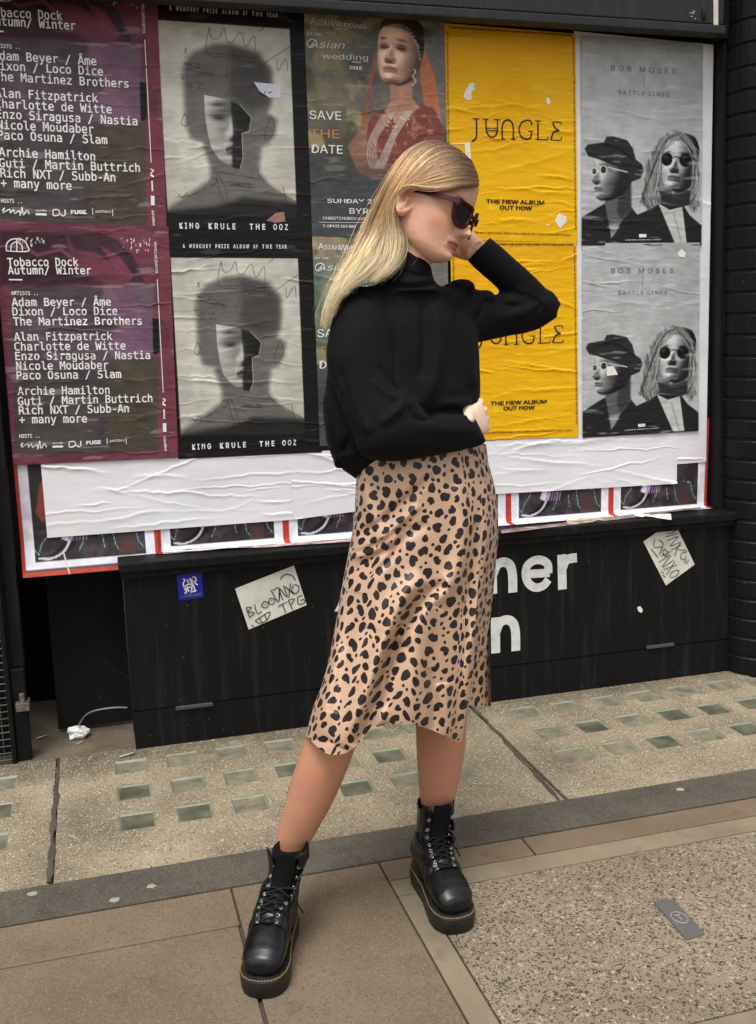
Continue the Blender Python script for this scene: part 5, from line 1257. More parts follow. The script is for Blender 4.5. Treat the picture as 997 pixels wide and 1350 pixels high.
# --- jumper
tor = [(505, 374, 574, 374, 2.075, .95), (478, 380, 606, 384, 2.085, .60), (455, 396, 622, 398, 2.09, .50), (443, 430, 628, 428, 2.09, .58), (434, 475, 630, 470, 2.09, .62), (429, 520, 631, 512, 2.09, .66), (428, 560, 629, 555, 2.09, .68), (434, 592, 632, 580, 2.09, .66), (448, 616, 628, 596, 2.088, .64), (470, 633, 618, 604, 2.085, .60)]
slN = [(462, 376, 522, 380, 2.075, .62), (446, 398, 520, 404, 2.06, .74), (434, 436, 522, 430, 2.045, .78), (430, 474, 525, 466, 2.03, .78), (443, 520, 533, 500, 2.01, .80), (460, 562, 546, 526, 1.985, .82), (476, 600, 560, 548, 1.97, .80)]
slN2 = [(498, 540, 470, 590, 1.985, .9), (520, 534, 487, 606, 1.968, .86), (545, 540, 520, 609, 1.955, .82), (575, 548, 560, 604, 1.955, .80), (604, 547, 602, 597, 1.972, .78), (622, 546, 634, 588, 1.995, .76), (627, 549, 642, 582, 2.005, .74)]
slF = [(586, 372, 594, 458, 2.095, .82), (622, 378, 628, 453, 2.10, .84), (650, 388, 660, 446, 2.105, .84), (690, 376, 706, 436, 2.11, .84), (716, 378, 738, 418, 2.11, .84)]
slF2 = [(705, 436, 742, 402, 2.11, .9), (688, 410, 726, 386, 2.11, .88), (662, 386, 700, 362, 2.108, .86), (638, 364, 672, 336, 2.104, .84), (615, 343, 645.5, 312, 2.10, .82)]
rolln = [(494, 386, 588, 384, 2.078, .92), (503, 368, 574, 372, 2.072, .95), (512, 352, 569.5, 362, 2.068, .97), (521, 336, 567.5, 350, 2.064, 1.0), (527.5, 322.5, 566.5, 343, 2.06, 1.0)]
JV, JF = remesh([limb(tor, 40, 48), limb(slN, 30, 36), limb(slN2, 30, 36), limb(slF, 26, 36), limb(slF2, 26, 36), limb(rolln, 20, 40), ball(at(714, 403, 2.11), (.042, .04, .04)), ball(at(505, 566, 1.985), (.062, .06, .05)), ball(at(608, 380, 2.095), (.03, .045, .022)), ball(at(640, 392, 2.1), (.02, .035, .018))], .0045, 8, .5)
Nn = vnormals(JV, JF)
def px_of(V):
    D = V-np.array([0, 0, CAM_H]); z = D@FW
    return PCX+FPX*(D@RT)/z, PCY-FPX*(D@UP)/z
jx, jy = px_of(JV)
def fold(px, py, P, w, a, side=None):
    """a crease or ridge along a line drawn on the cloth"""
    P = smooth_line(np.array(P, float), 6); d = np.full(len(px), 1e9)
    s_ = np.zeros(len(px)); m_ = len(P)-1
    for i in range(m_):
        p, q = P[i], P[i+1]; e = q-p; t = np.clip(((px-p[0])*e[0]+(py-p[1])*e[1])/(e@e), 0, 1)
        di = np.hypot(px-p[0]-e[0]*t, py-p[1]-e[1]*t); nearer = di < d; d = np.where(nearer, di, d); s_ = np.where(nearer, (i+t)/m_, s_)
    return a*np.exp(-(d/w)**2)*np.sqrt(np.clip(np.sin(math.pi*np.clip(s_, 0, 1)), 0, 1))*1.15      # a fold dies away at its ends
frontal = (Nn@FW < .25)
h = .008*(fbm2(JV[:, 0]*9+JV[:, 1]*7, JV[:, 2]*6, 91, 3)-.5)+.003*(fbm2(JV[:, 0]*30, JV[:, 2]*24+JV[:, 1]*20, 92, 3)-.5)
f_ = 0
for P, w, a in (([(468, 382), (505, 408), (520, 450), (524, 500), (540, 530)], 2.2, -.006), ([(455, 382), (480, 385), (500, 396)], 1.8, -.003),
                ([(574, 400), (578, 450), (570, 500), (556, 535)], 10, .010), ([(560, 400), (562, 450), (556, 500)], 7, -.007), ([(600, 400), (604, 450), (600, 510)], 9, -.006), ([(618, 420), (620, 470), (622, 510)], 8, .006),
                ([(540, 534), (548, 548), (562, 552), (575, 546)], 3.5, -.008), ([(535, 528), (520, 545), (500, 560)], 6, .007), ([(545, 560), (580, 566), (630, 566)], 9, .004), ([(560, 545), (600, 540), (622, 538)], 3, -.006), ([(580, 530), (605, 532), (622, 528)], 5, .006),
                ([(470, 600), (450, 600), (446, 620)], 5, .008), ([(462, 575), (448, 600), (452, 620)], 3, -.007), ([(450, 500), (470, 545), (490, 570)], 7, .005), ([(445, 480), (462, 530), (478, 560)], 4, -.004), ([(490, 500), (512, 520), (535, 527)], 5, .005), ([(500, 480), (520, 505), (534, 515)], 4, -.005),
                ([(640, 392), (636, 410), (626, 425)], 4, -.006), ([(660, 390), (668, 400), (690, 404)], 4, -.007), ([(620, 378), (618, 395), (608, 410)], 5, -.005), ([(650, 420), (690, 412), (715, 400)], 7, .004), ([(680, 380), (705, 392), (722, 402)], 5, .004), ([(690, 385), (712, 400), (705, 412)], 3, -.004),
                ([(510, 372), (540, 378), (575, 374)], 3.0, -.005), ([(516, 350), (545, 362), (569, 362)], 3, -.003), ([(505, 366), (535, 372), (572, 368)], 3, .003),
                ([(430, 520), (440, 560), (455, 590)], 8, .006), ([(436, 540), (444, 580), (462, 610)], 4, -.005)):
    f_ = f_+1.25*fold(jx, jy, P, w, a)
JV = JV+Nn*(h+f_*frontal)[:, None]
me = fast_mesh('jumper', JV, JF)
M_KNIT, t, bsd = new_mat('black_fine_knit')
bsd.inputs['Base Color'].default_value = (.0050, .0048, .0052, 1); bsd.inputs['Roughness'].default_value = .8; bsd.inputs['Specular IOR Level'].default_value = .12
bsd.inputs['Sheen Weight'].default_value = .035; bsd.inputs['Sheen Roughness'].default_value = .5; bsd.inputs['Sheen Tint'].default_value = (.5, .48, .5, 1)
tc = N(t, 'ShaderNodeTexCoord'); wv = N(t, 'ShaderNodeTexNoise', Scale=420, Detail=2); t.links.new(tc.outputs['Object'], wv.inputs['Vector'])
bp = N(t, 'ShaderNodeBump', Strength=.25, Distance=.001); t.links.new(wv.outputs['Fac'], bp.inputs['Height']); t.links.new(bp.outputs[0], bsd.inputs['Normal'])
link('jumper', me, M_KNIT, person, smooth=True)

# --- skirt: silhouettes read row by row, hem row by column
sy = [585, 610, 643, 677, 710, 743, 777, 810, 843, 877, 910, 932, 955, 975, 1000]
sL = [474, 472.5, 469, 467.5, 463, 457, 450, 445, 439, 432, 422, 413, 407, 402, 394]
sR = [641, 644, 653, 657, 657, 654, 651, 648, 646, 646, 647, 647.5, 648, 648, 648]
hx = [385, 402, 412, 424, 434, 446, 455, 463, 472, 484, 510, 533, 560, 575, 590, 604, 611]
hy = [968, 972, 981, 990, 995, 995, 991, 984, 966, 958, 953, 956, 967, 974, 981, 984, 983]
def skirt_mesh():
    nt, nv = 560, 420; th = np.linspace(0, 2*math.pi, nt, endpoint=False)[None, :]
    v = np.linspace(0, 1, nv)[:, None]
    c, s = np.cos(th), np.sin(th)             # s<0 : towards the camera
    front = s < 0
    x_end = np.interp(c, [-1, 1], [399, 612])
    hs_ = smooth_line(np.stack([hx, hy], 1).astype(float), 8); o_ = np.argsort(hs_[:, 0]); hem_f = np.interp(x_end, hs_[o_, 0], np.convolve(np.pad(hs_[o_, 1], 4, mode='edge'), np.ones(9)/9, 'valid'))
    hem_b = np.interp(c, [-1, -.6, 1], [968, 940, 929])
    # the slit: the right-hand quarter belongs to the back panel
    th_s = math.radians(-38)                 # angle of the slit, front right
    a = np.angle(np.exp(1j*th))
    backpanel = (a > th_s) & (a < math.pi)
    wq = sstep(math.radians(180), math.radians(150), np.abs(a))*(a > 0)
    hem = np.where(backpanel, np.where(a > 0, hem_f*(1-wq)+hem_b*wq, 931), hem_f)
    top = 585+18*(1-(c+1)/2)
    y = top+(hem-top)*v
    L, R_ = np.interp(y, sy, sL), np.interp(y, sy, sR)
    # below the slit the front panel stops short of the silhouette
    open_ = sstep(.40, .95, v)
    xr_front = np.interp(y, [560, 700, 760, 843, 910, 985], [660, 660, 640, 632, 620, 608.5])
    k = (c+1)/2
    x = L+(R_-L)*k
    cs = math.cos(th_s); kf = np.clip((c+1)/(cs+1), 0, 1)
    lim = np.minimum(R_-(R_-L)*(1-(cs+1)/2), 1e9)
    x_front = L+(xr_front-L)*kf
    wfr = (~backpanel)*open_
    x = np.where(~backpanel, x*(1-open_)+x_front*open_, x)
    # back panel at the right: spread from the slit to the silhouette
    wb = backpanel & (a < 0)
    kb = np.clip((a-th_s)/(0-th_s), 0, 1)
    x_b = (xr_front-9)+(R_-xr_front+9)*np.sin(kb*math.pi/2)
    x = np.where(wb, x*(1-open_)+x_b*open_, x)
    Yc = np.interp(y, [585, 700, 850, 985], [2.085, 2.075, 2.06, 2.055])-.04*(1-k)*sstep(760, 950, y); dep = np.interp(y, [585, 640, 720, 850, 985], [.105, .120, .125, .135, .150])
    Y = Yc+dep*s
    Y = Y+np.where(wb, .045*open_+.012*(1-kb)*open_, 0)
    # folds
    f = 0
    for P, w, am in (([(478, 640), (495, 690), (520, 720)], 10, .006), ([(470, 705), (500, 690), (540, 655), (570, 625)], 6, -.006), ([(466, 725), (505, 706), (555, 665)], 5, .006), ([(460, 760), (520, 715), (565, 690)], 7, -.005), ([(455, 735), (490, 728), (540, 700)], 5, .005),
                     ([(600, 640), (612, 690), (600, 760), (560, 800), (530, 850)], 13, .012), ([(590, 770), (555, 790), (530, 830), (510, 880), (495, 930), (470, 985)], 9, -.022), ([(560, 760), (530, 790), (505, 850), (480, 920), (450, 985)], 14, .016), ([(575, 800), (552, 850), (545, 910), (548, 960)], 16, .012),
                     ([(640, 640), (640, 720), (630, 800), (618, 880), (611, 970)], 6, .008), ([(625, 690), (620, 760), (610, 820)], 6, -.006), ([(446, 850), (432, 910), (424, 975)], 12, .010), ([(470, 780), (455, 860), (440, 940)], 10, -.006), ([(505, 700), (500, 760), (490, 830)], 14, .006),
                     ([(535, 690), (520, 730), (490, 760)], 5, -.004), ([(590, 620), (600, 660), (616, 690)], 6, -.004), ([(585, 900), (590, 940), (592, 975)], 10, .010), ([(568, 880), (572, 930), (572, 970)], 6, -.007), ([(500, 930), (505, 955)], 12, .006)):
        f = f+1.5*fold(x.ravel(), y.ravel(), P, w, am).reshape(x.shape)
    f = f+.006*(fbm2(x/60, y/140, 95, 3)-.5)
    Y = Y-f*np.clip(-s*2, 0, 1)*(s < 0)
    # back folds for other views
    Y = Y+(s > 0)*.012*np.sin(th*9)*v*np.clip(s*3, 0, 1)
    d = RT[None, None]*((x-PCX)/FPX)[..., None]-UP[None, None]*((y-PCY)/FPX)[..., None]+FW[None, None]
    t_ = (Y/d[..., 1])[..., None]; P = d*t_; P[..., 2] += CAM_H
    # cloth coordinates for the print: distance round from the front and distance down
    i0 = nt*3//4
    seg = np.linalg.norm(np.diff(np.concatenate([P, P[:, :1]], 1), axis=1), axis=2)
    ref = seg[int(nv*.35)]; au = np.cumsum(np.concatenate([[0], ref[:-1]])); au = au-au[i0]
    U = np.repeat(au[None], nv, 0)*(.55+.45*seg.sum(1)/ref.sum())[:, None]
    dv = np.linalg.norm(np.diff(P, axis=0), axis=2); Vv = np.concatenate([np.zeros((1, nt)), np.cumsum(dv, 0)])
    return P, U, Vv, nv, nt
P, U, Vv, nv, nt = skirt_mesh()
me = fast_mesh('skirt', P.reshape(-1, 3), grid_faces(nv, nt, True))
colour_attr(me, np.stack([U.ravel(), Vv.ravel(), np.zeros(U.size)], 1), 'cloth')
def spot_field(U, V):
    """how far each bit of cloth lies from the nearest printed blotch (negative inside)"""
    r = np.random.default_rng(21); u0, u1, v1 = U.min()-.01, U.max()+.01, V.max()+.02
    pts = []; cell = {}
    def ok(p, dmin):
        ci, cj = int(p[0]//.04), int(p[1]//.04)
        for a in (-1, 0, 1):
            for b_ in (-1, 0, 1):
                for q in cell.get((ci+a, cj+b_), ()):
                    if math.hypot(p[0]-q[0], (p[1]-q[1])*1.08) < dmin+q[2]-.0105: return False
        return True
    def put(p): pts.append(p); cell.setdefault((int(p[0]//.04), int(p[1]//.04)), []).append(p)
    for dmin, tries, lo, hi in ((.0282, 14000, .0086, .0120), (.0235, 14000, .0066, .0090), (.0188, 14000, .0032, .0048)):
        for _ in range(tries):
            p = (r.uniform(u0, u1), r.uniform(-.01, v1), r.uniform(lo, hi))
            if ok(p, dmin): put(p)
    fld = np.full(U.shape, .02); nv_, nt_ = U.shape
    for (pu, pv, pr) in pts:
        # rows and columns that can reach it
        rows = np.where((V.min(1) < pv+.03) & (V.max(1) > pv-.03))[0]
        if len(rows) == 0: continue
        sl_ = slice(rows[0], rows[-1]+1); du, dv = U[sl_]-pu, V[sl_]-pv
        near = (np.abs(du) < .03) & (np.abs(dv) < .03)
        if not near.any(): continue
        du, dv = du[near], dv[near]
        a0 = r.uniform(0, 6.28); st = r.uniform(1.0, 1.32); ca, sa = math.cos(a0), math.sin(a0)
        x, y = (du*ca+dv*sa)/math.sqrt(st), (dv*ca-du*sa)*math.sqrt(st)
        rho, th = np.hypot(x, y), np.arctan2(y, x)
        lim = pr*(1+.07*np.cos(2*th+r.uniform(0, 6))+.07*np.cos(3*th+r.uniform(0, 6))+.03*np.cos(5*th+r.uniform(0, 6)))
        if pr > .0072 and r.random() < .6:      # kidney notch
            t0 = r.choice([1.57, -1.57])+r.uniform(-.5, .5); dth = np.angle(np.exp(1j*(th-t0))); lim = lim-pr*r.uniform(.35, .70)*np.exp(-(dth/.40)**2)
        cur = fld[sl_][near]; tmp = fld[sl_]; tmp[near] = np.minimum(cur, rho-lim); fld[sl_] = tmp
    return fld
sf = me.attributes.new('spots', 'FLOAT', 'POINT'); sf.data.foreach_set('value', np.clip(.5+spot_field(U, Vv).ravel()*40, 0, 1).astype(np.float32))
M_SK, t, bsd = new_mat('leopard_satin')
at2 = N(t, 'ShaderNodeAttribute', attribute_name='spots')
at_ = N(t, 'ShaderNodeAttribute', attribute_name='cloth')
def vmath(op, a, b_=None, s=None):
    n = N(t, 'ShaderNodeVectorMath', operation=op)
    for i, x in enumerate((a, b_)):
        if x is None: continue
        if isinstance(x, (tuple, list)): n.inputs[i].default_value = x
        else: t.links.new(x, n.inputs[i])
    if s is not None: n.inputs['Scale'].default_value = s
    return n
def fmath(op, a, b_=None):
    n = N(t, 'ShaderNodeMath', operation=op)
    for i, x in enumerate((a, b_)):
        if x is None: continue
        if isinstance(x, (int, float)): n.inputs[i].default_value = x
        else: t.links.new(x, n.inputs[i])
    return n.outputs[0]
spot = fmath('LESS_THAN', at2.outputs['Fac'], .5)
n2 = N(t, 'ShaderNodeTexNoise', Scale=9, Detail=4); t.links.new(at_.outputs['Vector'], n2.inputs['Vector'])
cr = N(t, 'ShaderNodeValToRGB'); cr.color_ramp.elements[0].color = (*rgb(188, 153, 125), 1); cr.color_ramp.elements[1].color = (*rgb(201, 167, 139), 1); t.links.new(n2.outputs['Fac'], cr.inputs[0])
mx = N(t, 'ShaderNodeMix', data_type='RGBA'); mx.inputs['B'].default_value = (*rgb(34, 25, 27), 1)
t.links.new(spot, mx.inputs['Factor']); t.links.new(cr.outputs[0], mx.inputs['A']); t.links.new(mx.outputs['Result'], bsd.inputs['Base Color'])
bsd.inputs['Roughness'].default_value = .46; bsd.inputs['Specular IOR Level'].default_value = .38; bsd.inputs['Sheen Weight'].default_value = .04
n3 = N(t, 'ShaderNodeTexNoise', Scale=24, Detail=3); t.links.new(at_.outputs['Vector'], n3.inputs['Vector'])
bp = N(t, 'ShaderNodeBump', Strength=.12, Distance=.01); t.links.new(n3.outputs['Fac'], bp.inputs['Height']); t.links.new(bp.outputs[0], bsd.inputs['Normal'])
link('skirt', me, M_SK, person, smooth=True)

# --- boots
M_LEATHER = noise_mat('black_boot_leather', (.0045, .0045, .005), (.008, .008, .0085), scale=40, rough=.24, rough2=.36, bump=.08, bscale=150, spec=.36)
M_SOLE = noise_mat('black_rubber_sole', (.012, .012, .012), (.024, .023, .022), scale=50, rough=.55, bump=.15, bscale=120, spec=.35)
M_STITCH = plain('yellow_stitching', rgb(158, 126, 62), .6); M_LACE = plain('black_lace', (.010, .010, .010), .7, .2); M_EYE = plain('eyelet_steel', (.42, .42, .42), .28, .5, .9); M_SUEDE = plain('matt_black_tongue', (.006, .006, .006), .9, .1)
def boot(toe, head, lean, label, flare):
    """toe: ground point under the toe tip, head: unit heading on the ground, lean: sideways/forward offset of the shaft top"""
    f = np.array([head[0], head[1], 0.0]); f /= np.linalg.norm(f); sd = np.array([-f[1], f[0], 0.0]); zz = np.array([0, 0, 1.0])
    org = np.array([toe[0], toe[1], 0])-f*.272
    B = lambda a, s_, z: org+f*a+sd*s_+zz*z
    e = empty('boot', tuple(B(.1, 0, 0))); e.parent = person; e.matrix_parent_inverse = Matrix.Translation(-person.location); e['label'] = label
    # outline of the sole, heel at 0, toe at .272
    aa = np.array([0, .006, .03, .07, .12, .17, .205, .235, .258, .268, .272]); hw = np.array([.006, .022, .0365, .037, .0375, .0455, .0505, .0490, .0380, .0230, .006])
    A = np.linspace(0, 1, 40); A = .272*(1-np.cos(A*math.pi))/2; Hh = np.interp(A, aa, hw)
    def ring(sc, z, lift=0): return [B(.136+(a-.136)*sc, h_*sc, z+lift*sstep(.2, .272, a)) for a, h_ in zip(A, Hh)]+[B(.136+(a-.136)*sc, -h_*sc, z+lift*sstep(.2, .272, a)) for a, h_ in zip(A[::-1], Hh[::-1])]
    rings = [ring(.93, 0), ring(.955, .0, .002), ring(.97, .011, .004), ring(.985, .013, .004), ring(.99, .028, .003), ring(1.0, .036, .002), ring(.998, .0405, 0), ring(.965, .0420, 0)]
    V, F = loft(rings, 80); b = MB(); b.add(V, F); sole = b.build('sole', M_SOLE, e, smooth=False)
    for q in sole.data.polygons: q.use_smooth = abs(q.normal.z) < .7
    # welt: stitches
    b = MB(); per = ring(.978, .0428)
    per = np.array(per+[per[0]]); sl2 = np.concatenate([[0], np.cumsum(np.linalg.norm(np.diff(per, axis=0), axis=1))])
    for s0 in np.arange(0, sl2[-1], .0066):
        p = [np.array([np.interp(s0+dd, sl2, per[:, i]) for i in range(3)]) for dd in (0, .0024, .0047)]
        b.tube(p, .0010, 5)
    b.build('welt_stitching', M_STITCH, e)
    # leather upper
    def ov(cf, cz, wf, hz, n=30, tilt=0, pw=.9):
        th = np.linspace(0, 2*math.pi, n, endpoint=False); c_, s_ = np.cos(th), np.sin(th)
        return [B(cf-math.sin(tilt)*hz*np.sign(y)*abs(y)**pw, wf*np.sign(x)*abs(x)**pw, max(cz+math.cos(tilt)*hz*np.sign(y)*abs(y)**pw, .0415)) for x, y in zip(c_, s_)]
    vamp = loft([ov(.259, .062, .020, .012), ov(.252, .063, .034, .020), ov(.236, .067, .042, .026), ov(.210, .072, .0448, .033), ov(.180, .077, .0435, .040), ov(.150, .086, .0425, .052, tilt=.15), ov(.120, .096, .040, .062, tilt=.35), ov(.090, .105, .0375, .066, tilt=.5), ov(.055, .098, .0355, .052, tilt=.4), ov(.025, .088, .032, .040), ov(.010, .078, .022, .028)], 30)
    def hor(cf, cs, z, rf, rs, n=36):
        th = np.linspace(0, 2*math.pi, n, endpoint=False); return [B(cf+rf*math.cos(q), cs+rs*math.sin(q), z) for q in th]
    lf, ls = lean
    shaft = loft([hor(.066, 0, .043, .062, .036), hor(.066, ls*.15, .085, .063, .0365), hor(.066+lf*.3, ls*.3, .12, .056, .0355), hor(.063+lf*.5, ls*.55, .155, .050, .0350), hor(.061+lf*.8, ls*.8, .185, .0500, .0375), hor(.060+lf, ls, .212, .0520, .0405)], 36)
    UV_, UF = remesh([vamp, shaft], .0032, 6, .5)
    loc = np.stack([(UV_-org)@f, (UV_-org)@sd, UV_[:, 2]], 1); nn = vnormals(UV_, UF)
    dsp = -.0022*gs(loc[:, 0]-.178-.25*np.abs(loc[:, 1])*0, .0035)*(loc[:, 2] > .08)+.0020*gs(loc[:, 0]-.165, .008)*(loc[:, 2] > .07)-.0016*gs(loc[:, 0]-.150, .003)*(loc[:, 2] > .07)
    dsp = dsp+.0020*(fbm2(loc[:, 0]*28, loc[:, 2]*28+loc[:, 1]*9, 7, 3)-.5)+.0014*np.sin(loc[:, 2]*210+loc[:, 1]*60)*sstep(.10, .13, loc[:, 2])*sstep(.17, .14, loc[:, 2])
    # hollow at the top so that the leg stands inside the collar
    top = sstep(.205, .214, loc[:, 2])*(nn[:, 2] > .6); 
    UV_ = UV_+nn*dsp[:, None]; UV_[:, 2] -= top*.030
    link('upper', fast_mesh('upper', UV_, UF), M_LEATHER, e, smooth=True)
    # collar flaps, tongue
    from mathutils.bvhtree import BVHTree
    bvh = BVHTree.FromPolygons([tuple(v) for v in UV_], [tuple(q) for q in UF.tolist()])
    TT = np.array([0, .15, .3, .45, .6, .75, .9, 1.0, 1.1])
    TA = np.array([.172, .150, .128, .106, .086, .072, .064, .060, .058])+np.array([0, 0, 0, .1, .3, .5, .8, 1, 1.1])*lf; TZ = np.array([.070, .078, .086, .100, .122, .148, .176, .200, .213])
    TS = np.array([0, 0, .05, .2, .38, .55, .8, .95, 1.05])*ls; TE = np.radians([72, 66, 58, 45, 28, 12, 4, 0, 0])
    def front(t, s_, lift=0.0):     # point on the front of instep and shaft: t runs up the lacing, s_ across it
        a, z, c, el = (np.interp(t, TT, q) for q in (TA, TZ, TS, TE))
        if z > .205 and True: z = min(z, .2085)+0; 
        d = f*math.cos(el)+zz*math.sin(el)
        o0 = B(a, c+s_, z)+d*.2
        hit = bvh.ray_cast(Vector(o0), Vector(-d), .3)
        p = np.array(hit[0]) if hit[0] is not None else B(a, c+s_, z)+d*.045
        nn_ = np.array(hit[1]) if hit[0] is not None else d
        if nn_@d < 0: nn_ = -nn_
        return p+nn_*lift, nn_
    def raise_top(p, t): return p+zz*max(0, t-1.0)*.24
    b = MB(); n = 12; tr = np.linspace(.62, 1.12, 14)
    V = [raise_top(front(min(t, 1.0), s_*(1-.12*sstep(1.0, 1.12, t)), .0035)[0], t) for t in tr for s_ in np.linspace(-.019, .019, n)]
    b.add(V, [tuple(q) for q in grid_faces(14, n)]); tg = b.build('tongue', M_SUEDE, e, smooth=True)
    so = tg.modifiers.new('thick', 'SOLIDIFY'); so.thickness = .004; so.offset = 0
    for sgn in (-1, 1):
        b = MB(); tr = np.linspace(-.02, 1.10, 26)
        V = [raise_top(front(min(t, 1.0), sgn*((.0150+.0055*sstep(.1, .6, t))+.0012*j), .0030 if 0 < j < 11 else .0012)[0], t)+sd*sgn*flare*.008*sstep(.85, 1.1, t) for t in tr for j in range(13)]
        b.add(V, [tuple(q) for q in grid_faces(26, 13)]); ey = b.build('eyelet_flap', M_LEATHER, e, smooth=True); so = ey.modifiers.new('thick', 'SOLIDIFY'); so.thickness = .003; so.offset = 0
    # eyelets and laces
    ez = [.03, .16, .30, .44, .57, .70, .83, .96]; tops = {}
    for sgn in (-1, 1):
        for i, t_ in enumerate(ez):
            p, v = front(t_, sgn*(.0190+.0055*float(sstep(.1, .6, t_))), .0052); tops[(sgn, i)] = p
            u_ = np.cross(v, zz); u_ /= np.linalg.norm(u_); w_ = np.cross(u_, v)
            b = MB(); b.tube([p+.0034*(math.cos(q)*u_+math.sin(q)*w_) for q in np.linspace(0, 2*math.pi, 14)], .0012, 6); b.build('eyelet', M_EYE, e, smooth=True)
    b = MB()
    def up(p, q, i, k): return (p+q)/2+front((ez[i]+ez[min(i+1, 7)])/2, 0, 1.0)[1]*k
    for i in range(5):
        p, q = tops[(-1, i)], tops[(1, i)]; q2 = tops[(1, i+1)]; p2 = tops[(-1, i+1)]
        if i == 0: b.tube(smooth_line([p, up(p, q, 0, .006), q]), .0019, 7)
        b.tube(smooth_line([p, up(p, q2, i, .0065), q2]), .0019, 7); b.tube(smooth_line([q, up(q, p2, i, .0085), p2]), .0019, 7)
    k = (tops[(-1, 5)]+tops[(1, 5)])/2+f*.011
    b.tube([k-sd*.006, k, k+sd*.006], [.003, .0042, .003], 7)
    for sgn in (-1, 1):
        b.tube(smooth_line([tops[(sgn, 5)], k+sd*sgn*.008]), .0019, 7)
        b.tube(smooth_line([k, k+sd*sgn*.018+zz*.006+f*.004, k+sd*sgn*.036-zz*.002+f*.002, k+sd*sgn*.030-zz*.016+f*.004, k+sd*sgn*.012-zz*.008+f*.006, k], 6), .0018, 7)
        b.tube(smooth_line([k, k+sd*sgn*.016-zz*.008+f*.008, k+sd*sgn*.034-zz*.024+f*.006, k+sd*sgn*(.040+.008*sgn)-zz*(.040+.012*sgn)+f*.002], 6), .0017, 7)
    b.build('lace', M_LACE, e, smooth=True)
    b = MB(); p = B(.060+lf-.051, ls, .200)
    b.tube(smooth_line([p, p-f*.008+zz*.022, p-f*.010+zz*.024+sd*.004, p-f*.004+sd*.006]), .003, 6); b.build('pull_loop', M_LACE, e, smooth=True)
    return e
boot((.2425, 1.802), (-.38, -.925), (-.010, .028), 'left-hand boot stepping towards the viewer, toes turned slightly out', 1.0)
boot((.700, 1.882), (.02, -1.0), (.000, .020), 'right-hand boot standing further back, lace end hanging loose', .3)
# --- hair: a cap over the skull and some thousands of strands
EC, ER = np.array([-.008, 0, .036]), np.array([.1145, .087, .110])
def skull_y(px, py, lift=.004):
    """distance at which the sight line meets the hair surface over the skull (nearest approach once it misses)"""
    d = ray(px, py); o = np.array([0, 0, CAM_H])
    oh = Hinv(o[None])[0]; dh = np.array([d@_F, d@_N, d@_U])/HS
    r = ER+lift; p, q = (oh-EC)/r, dh/r
    a, b_, c = q@q, 2*p@q, p@p-1; D = b_*b_-4*a*c
    t_ = (-b_-math.sqrt(D))/(2*a) if D > 0 else -b_/(2*a)
    return o[1]+d[1]*t_, D
GUIDES = [
 [(630, 246), (612, 247), (588, 251), (566, 252), (550, 247), (537, 246), (526, 256), (521, 276), (525, 298), (532, 316), (528, 336), (516, 356), (498, 373)],
 [(631, 238), (608, 238), (580, 243), (556, 244), (540, 244), (527, 254), (517, 278), (519, 308), (517, 336), (505, 358), (484, 371)],
 [(629, 228), (606, 225), (578, 233), (554, 241), (536, 249), (518, 274), (511, 310), (503, 340), (486, 362), (464, 376)],
 [(622, 212), (600, 206), (572, 216), (548, 238), (528, 262), (513, 294), (503, 324), (489, 348), (468, 368), (450, 390)],
 [(608, 199), (584, 192), (560, 204), (540, 228), (522, 256), (507, 288), (495, 318), (480, 342), (460, 366), (445, 390), (434, 416)],
 [(592, 190), (570, 186), (546, 200), (528, 224), (512, 252), (499, 282), (486, 312), (472, 338), (454, 364), (439, 392), (430, 424)],
 [(578, 185), (556, 187), (533, 202), (518, 224), (505, 249), (493, 275), (481, 298), (470, 324), (456, 350), (442, 378), (431, 408), (427, 434)]]
def dens(P, k):
    P = smooth_line(np.array(P, float), 8); s = np.concatenate([[0], np.cumsum(np.linalg.norm(np.diff(P, axis=0), axis=1))]); s /= s[-1]
    return np.stack([np.interp(np.linspace(0, 1, k), s, P[:, i]) for i in range(2)], 1)
K = 30
GD = np.array([dens(g, K) for g in GUIDES])
GY = np.zeros((len(GUIDES), K))
SH_Y = 2.012
for i in range(len(GUIDES)):
    for j in range(K):
        y, D = skull_y(*GD[i, j]); GY[i, j] = y
    t = np.linspace(0, 1, K)
    # once below the nape the hair falls on to the back of the shoulder
    w = sstep(.50, .85, t); GY[i] = GY[i]*(1-w)+(SH_Y+.03*i/6)*w
    GY[i] = np.convolve(np.pad(GY[i], 3, mode='edge'), np.ones(7)/7, 'valid')
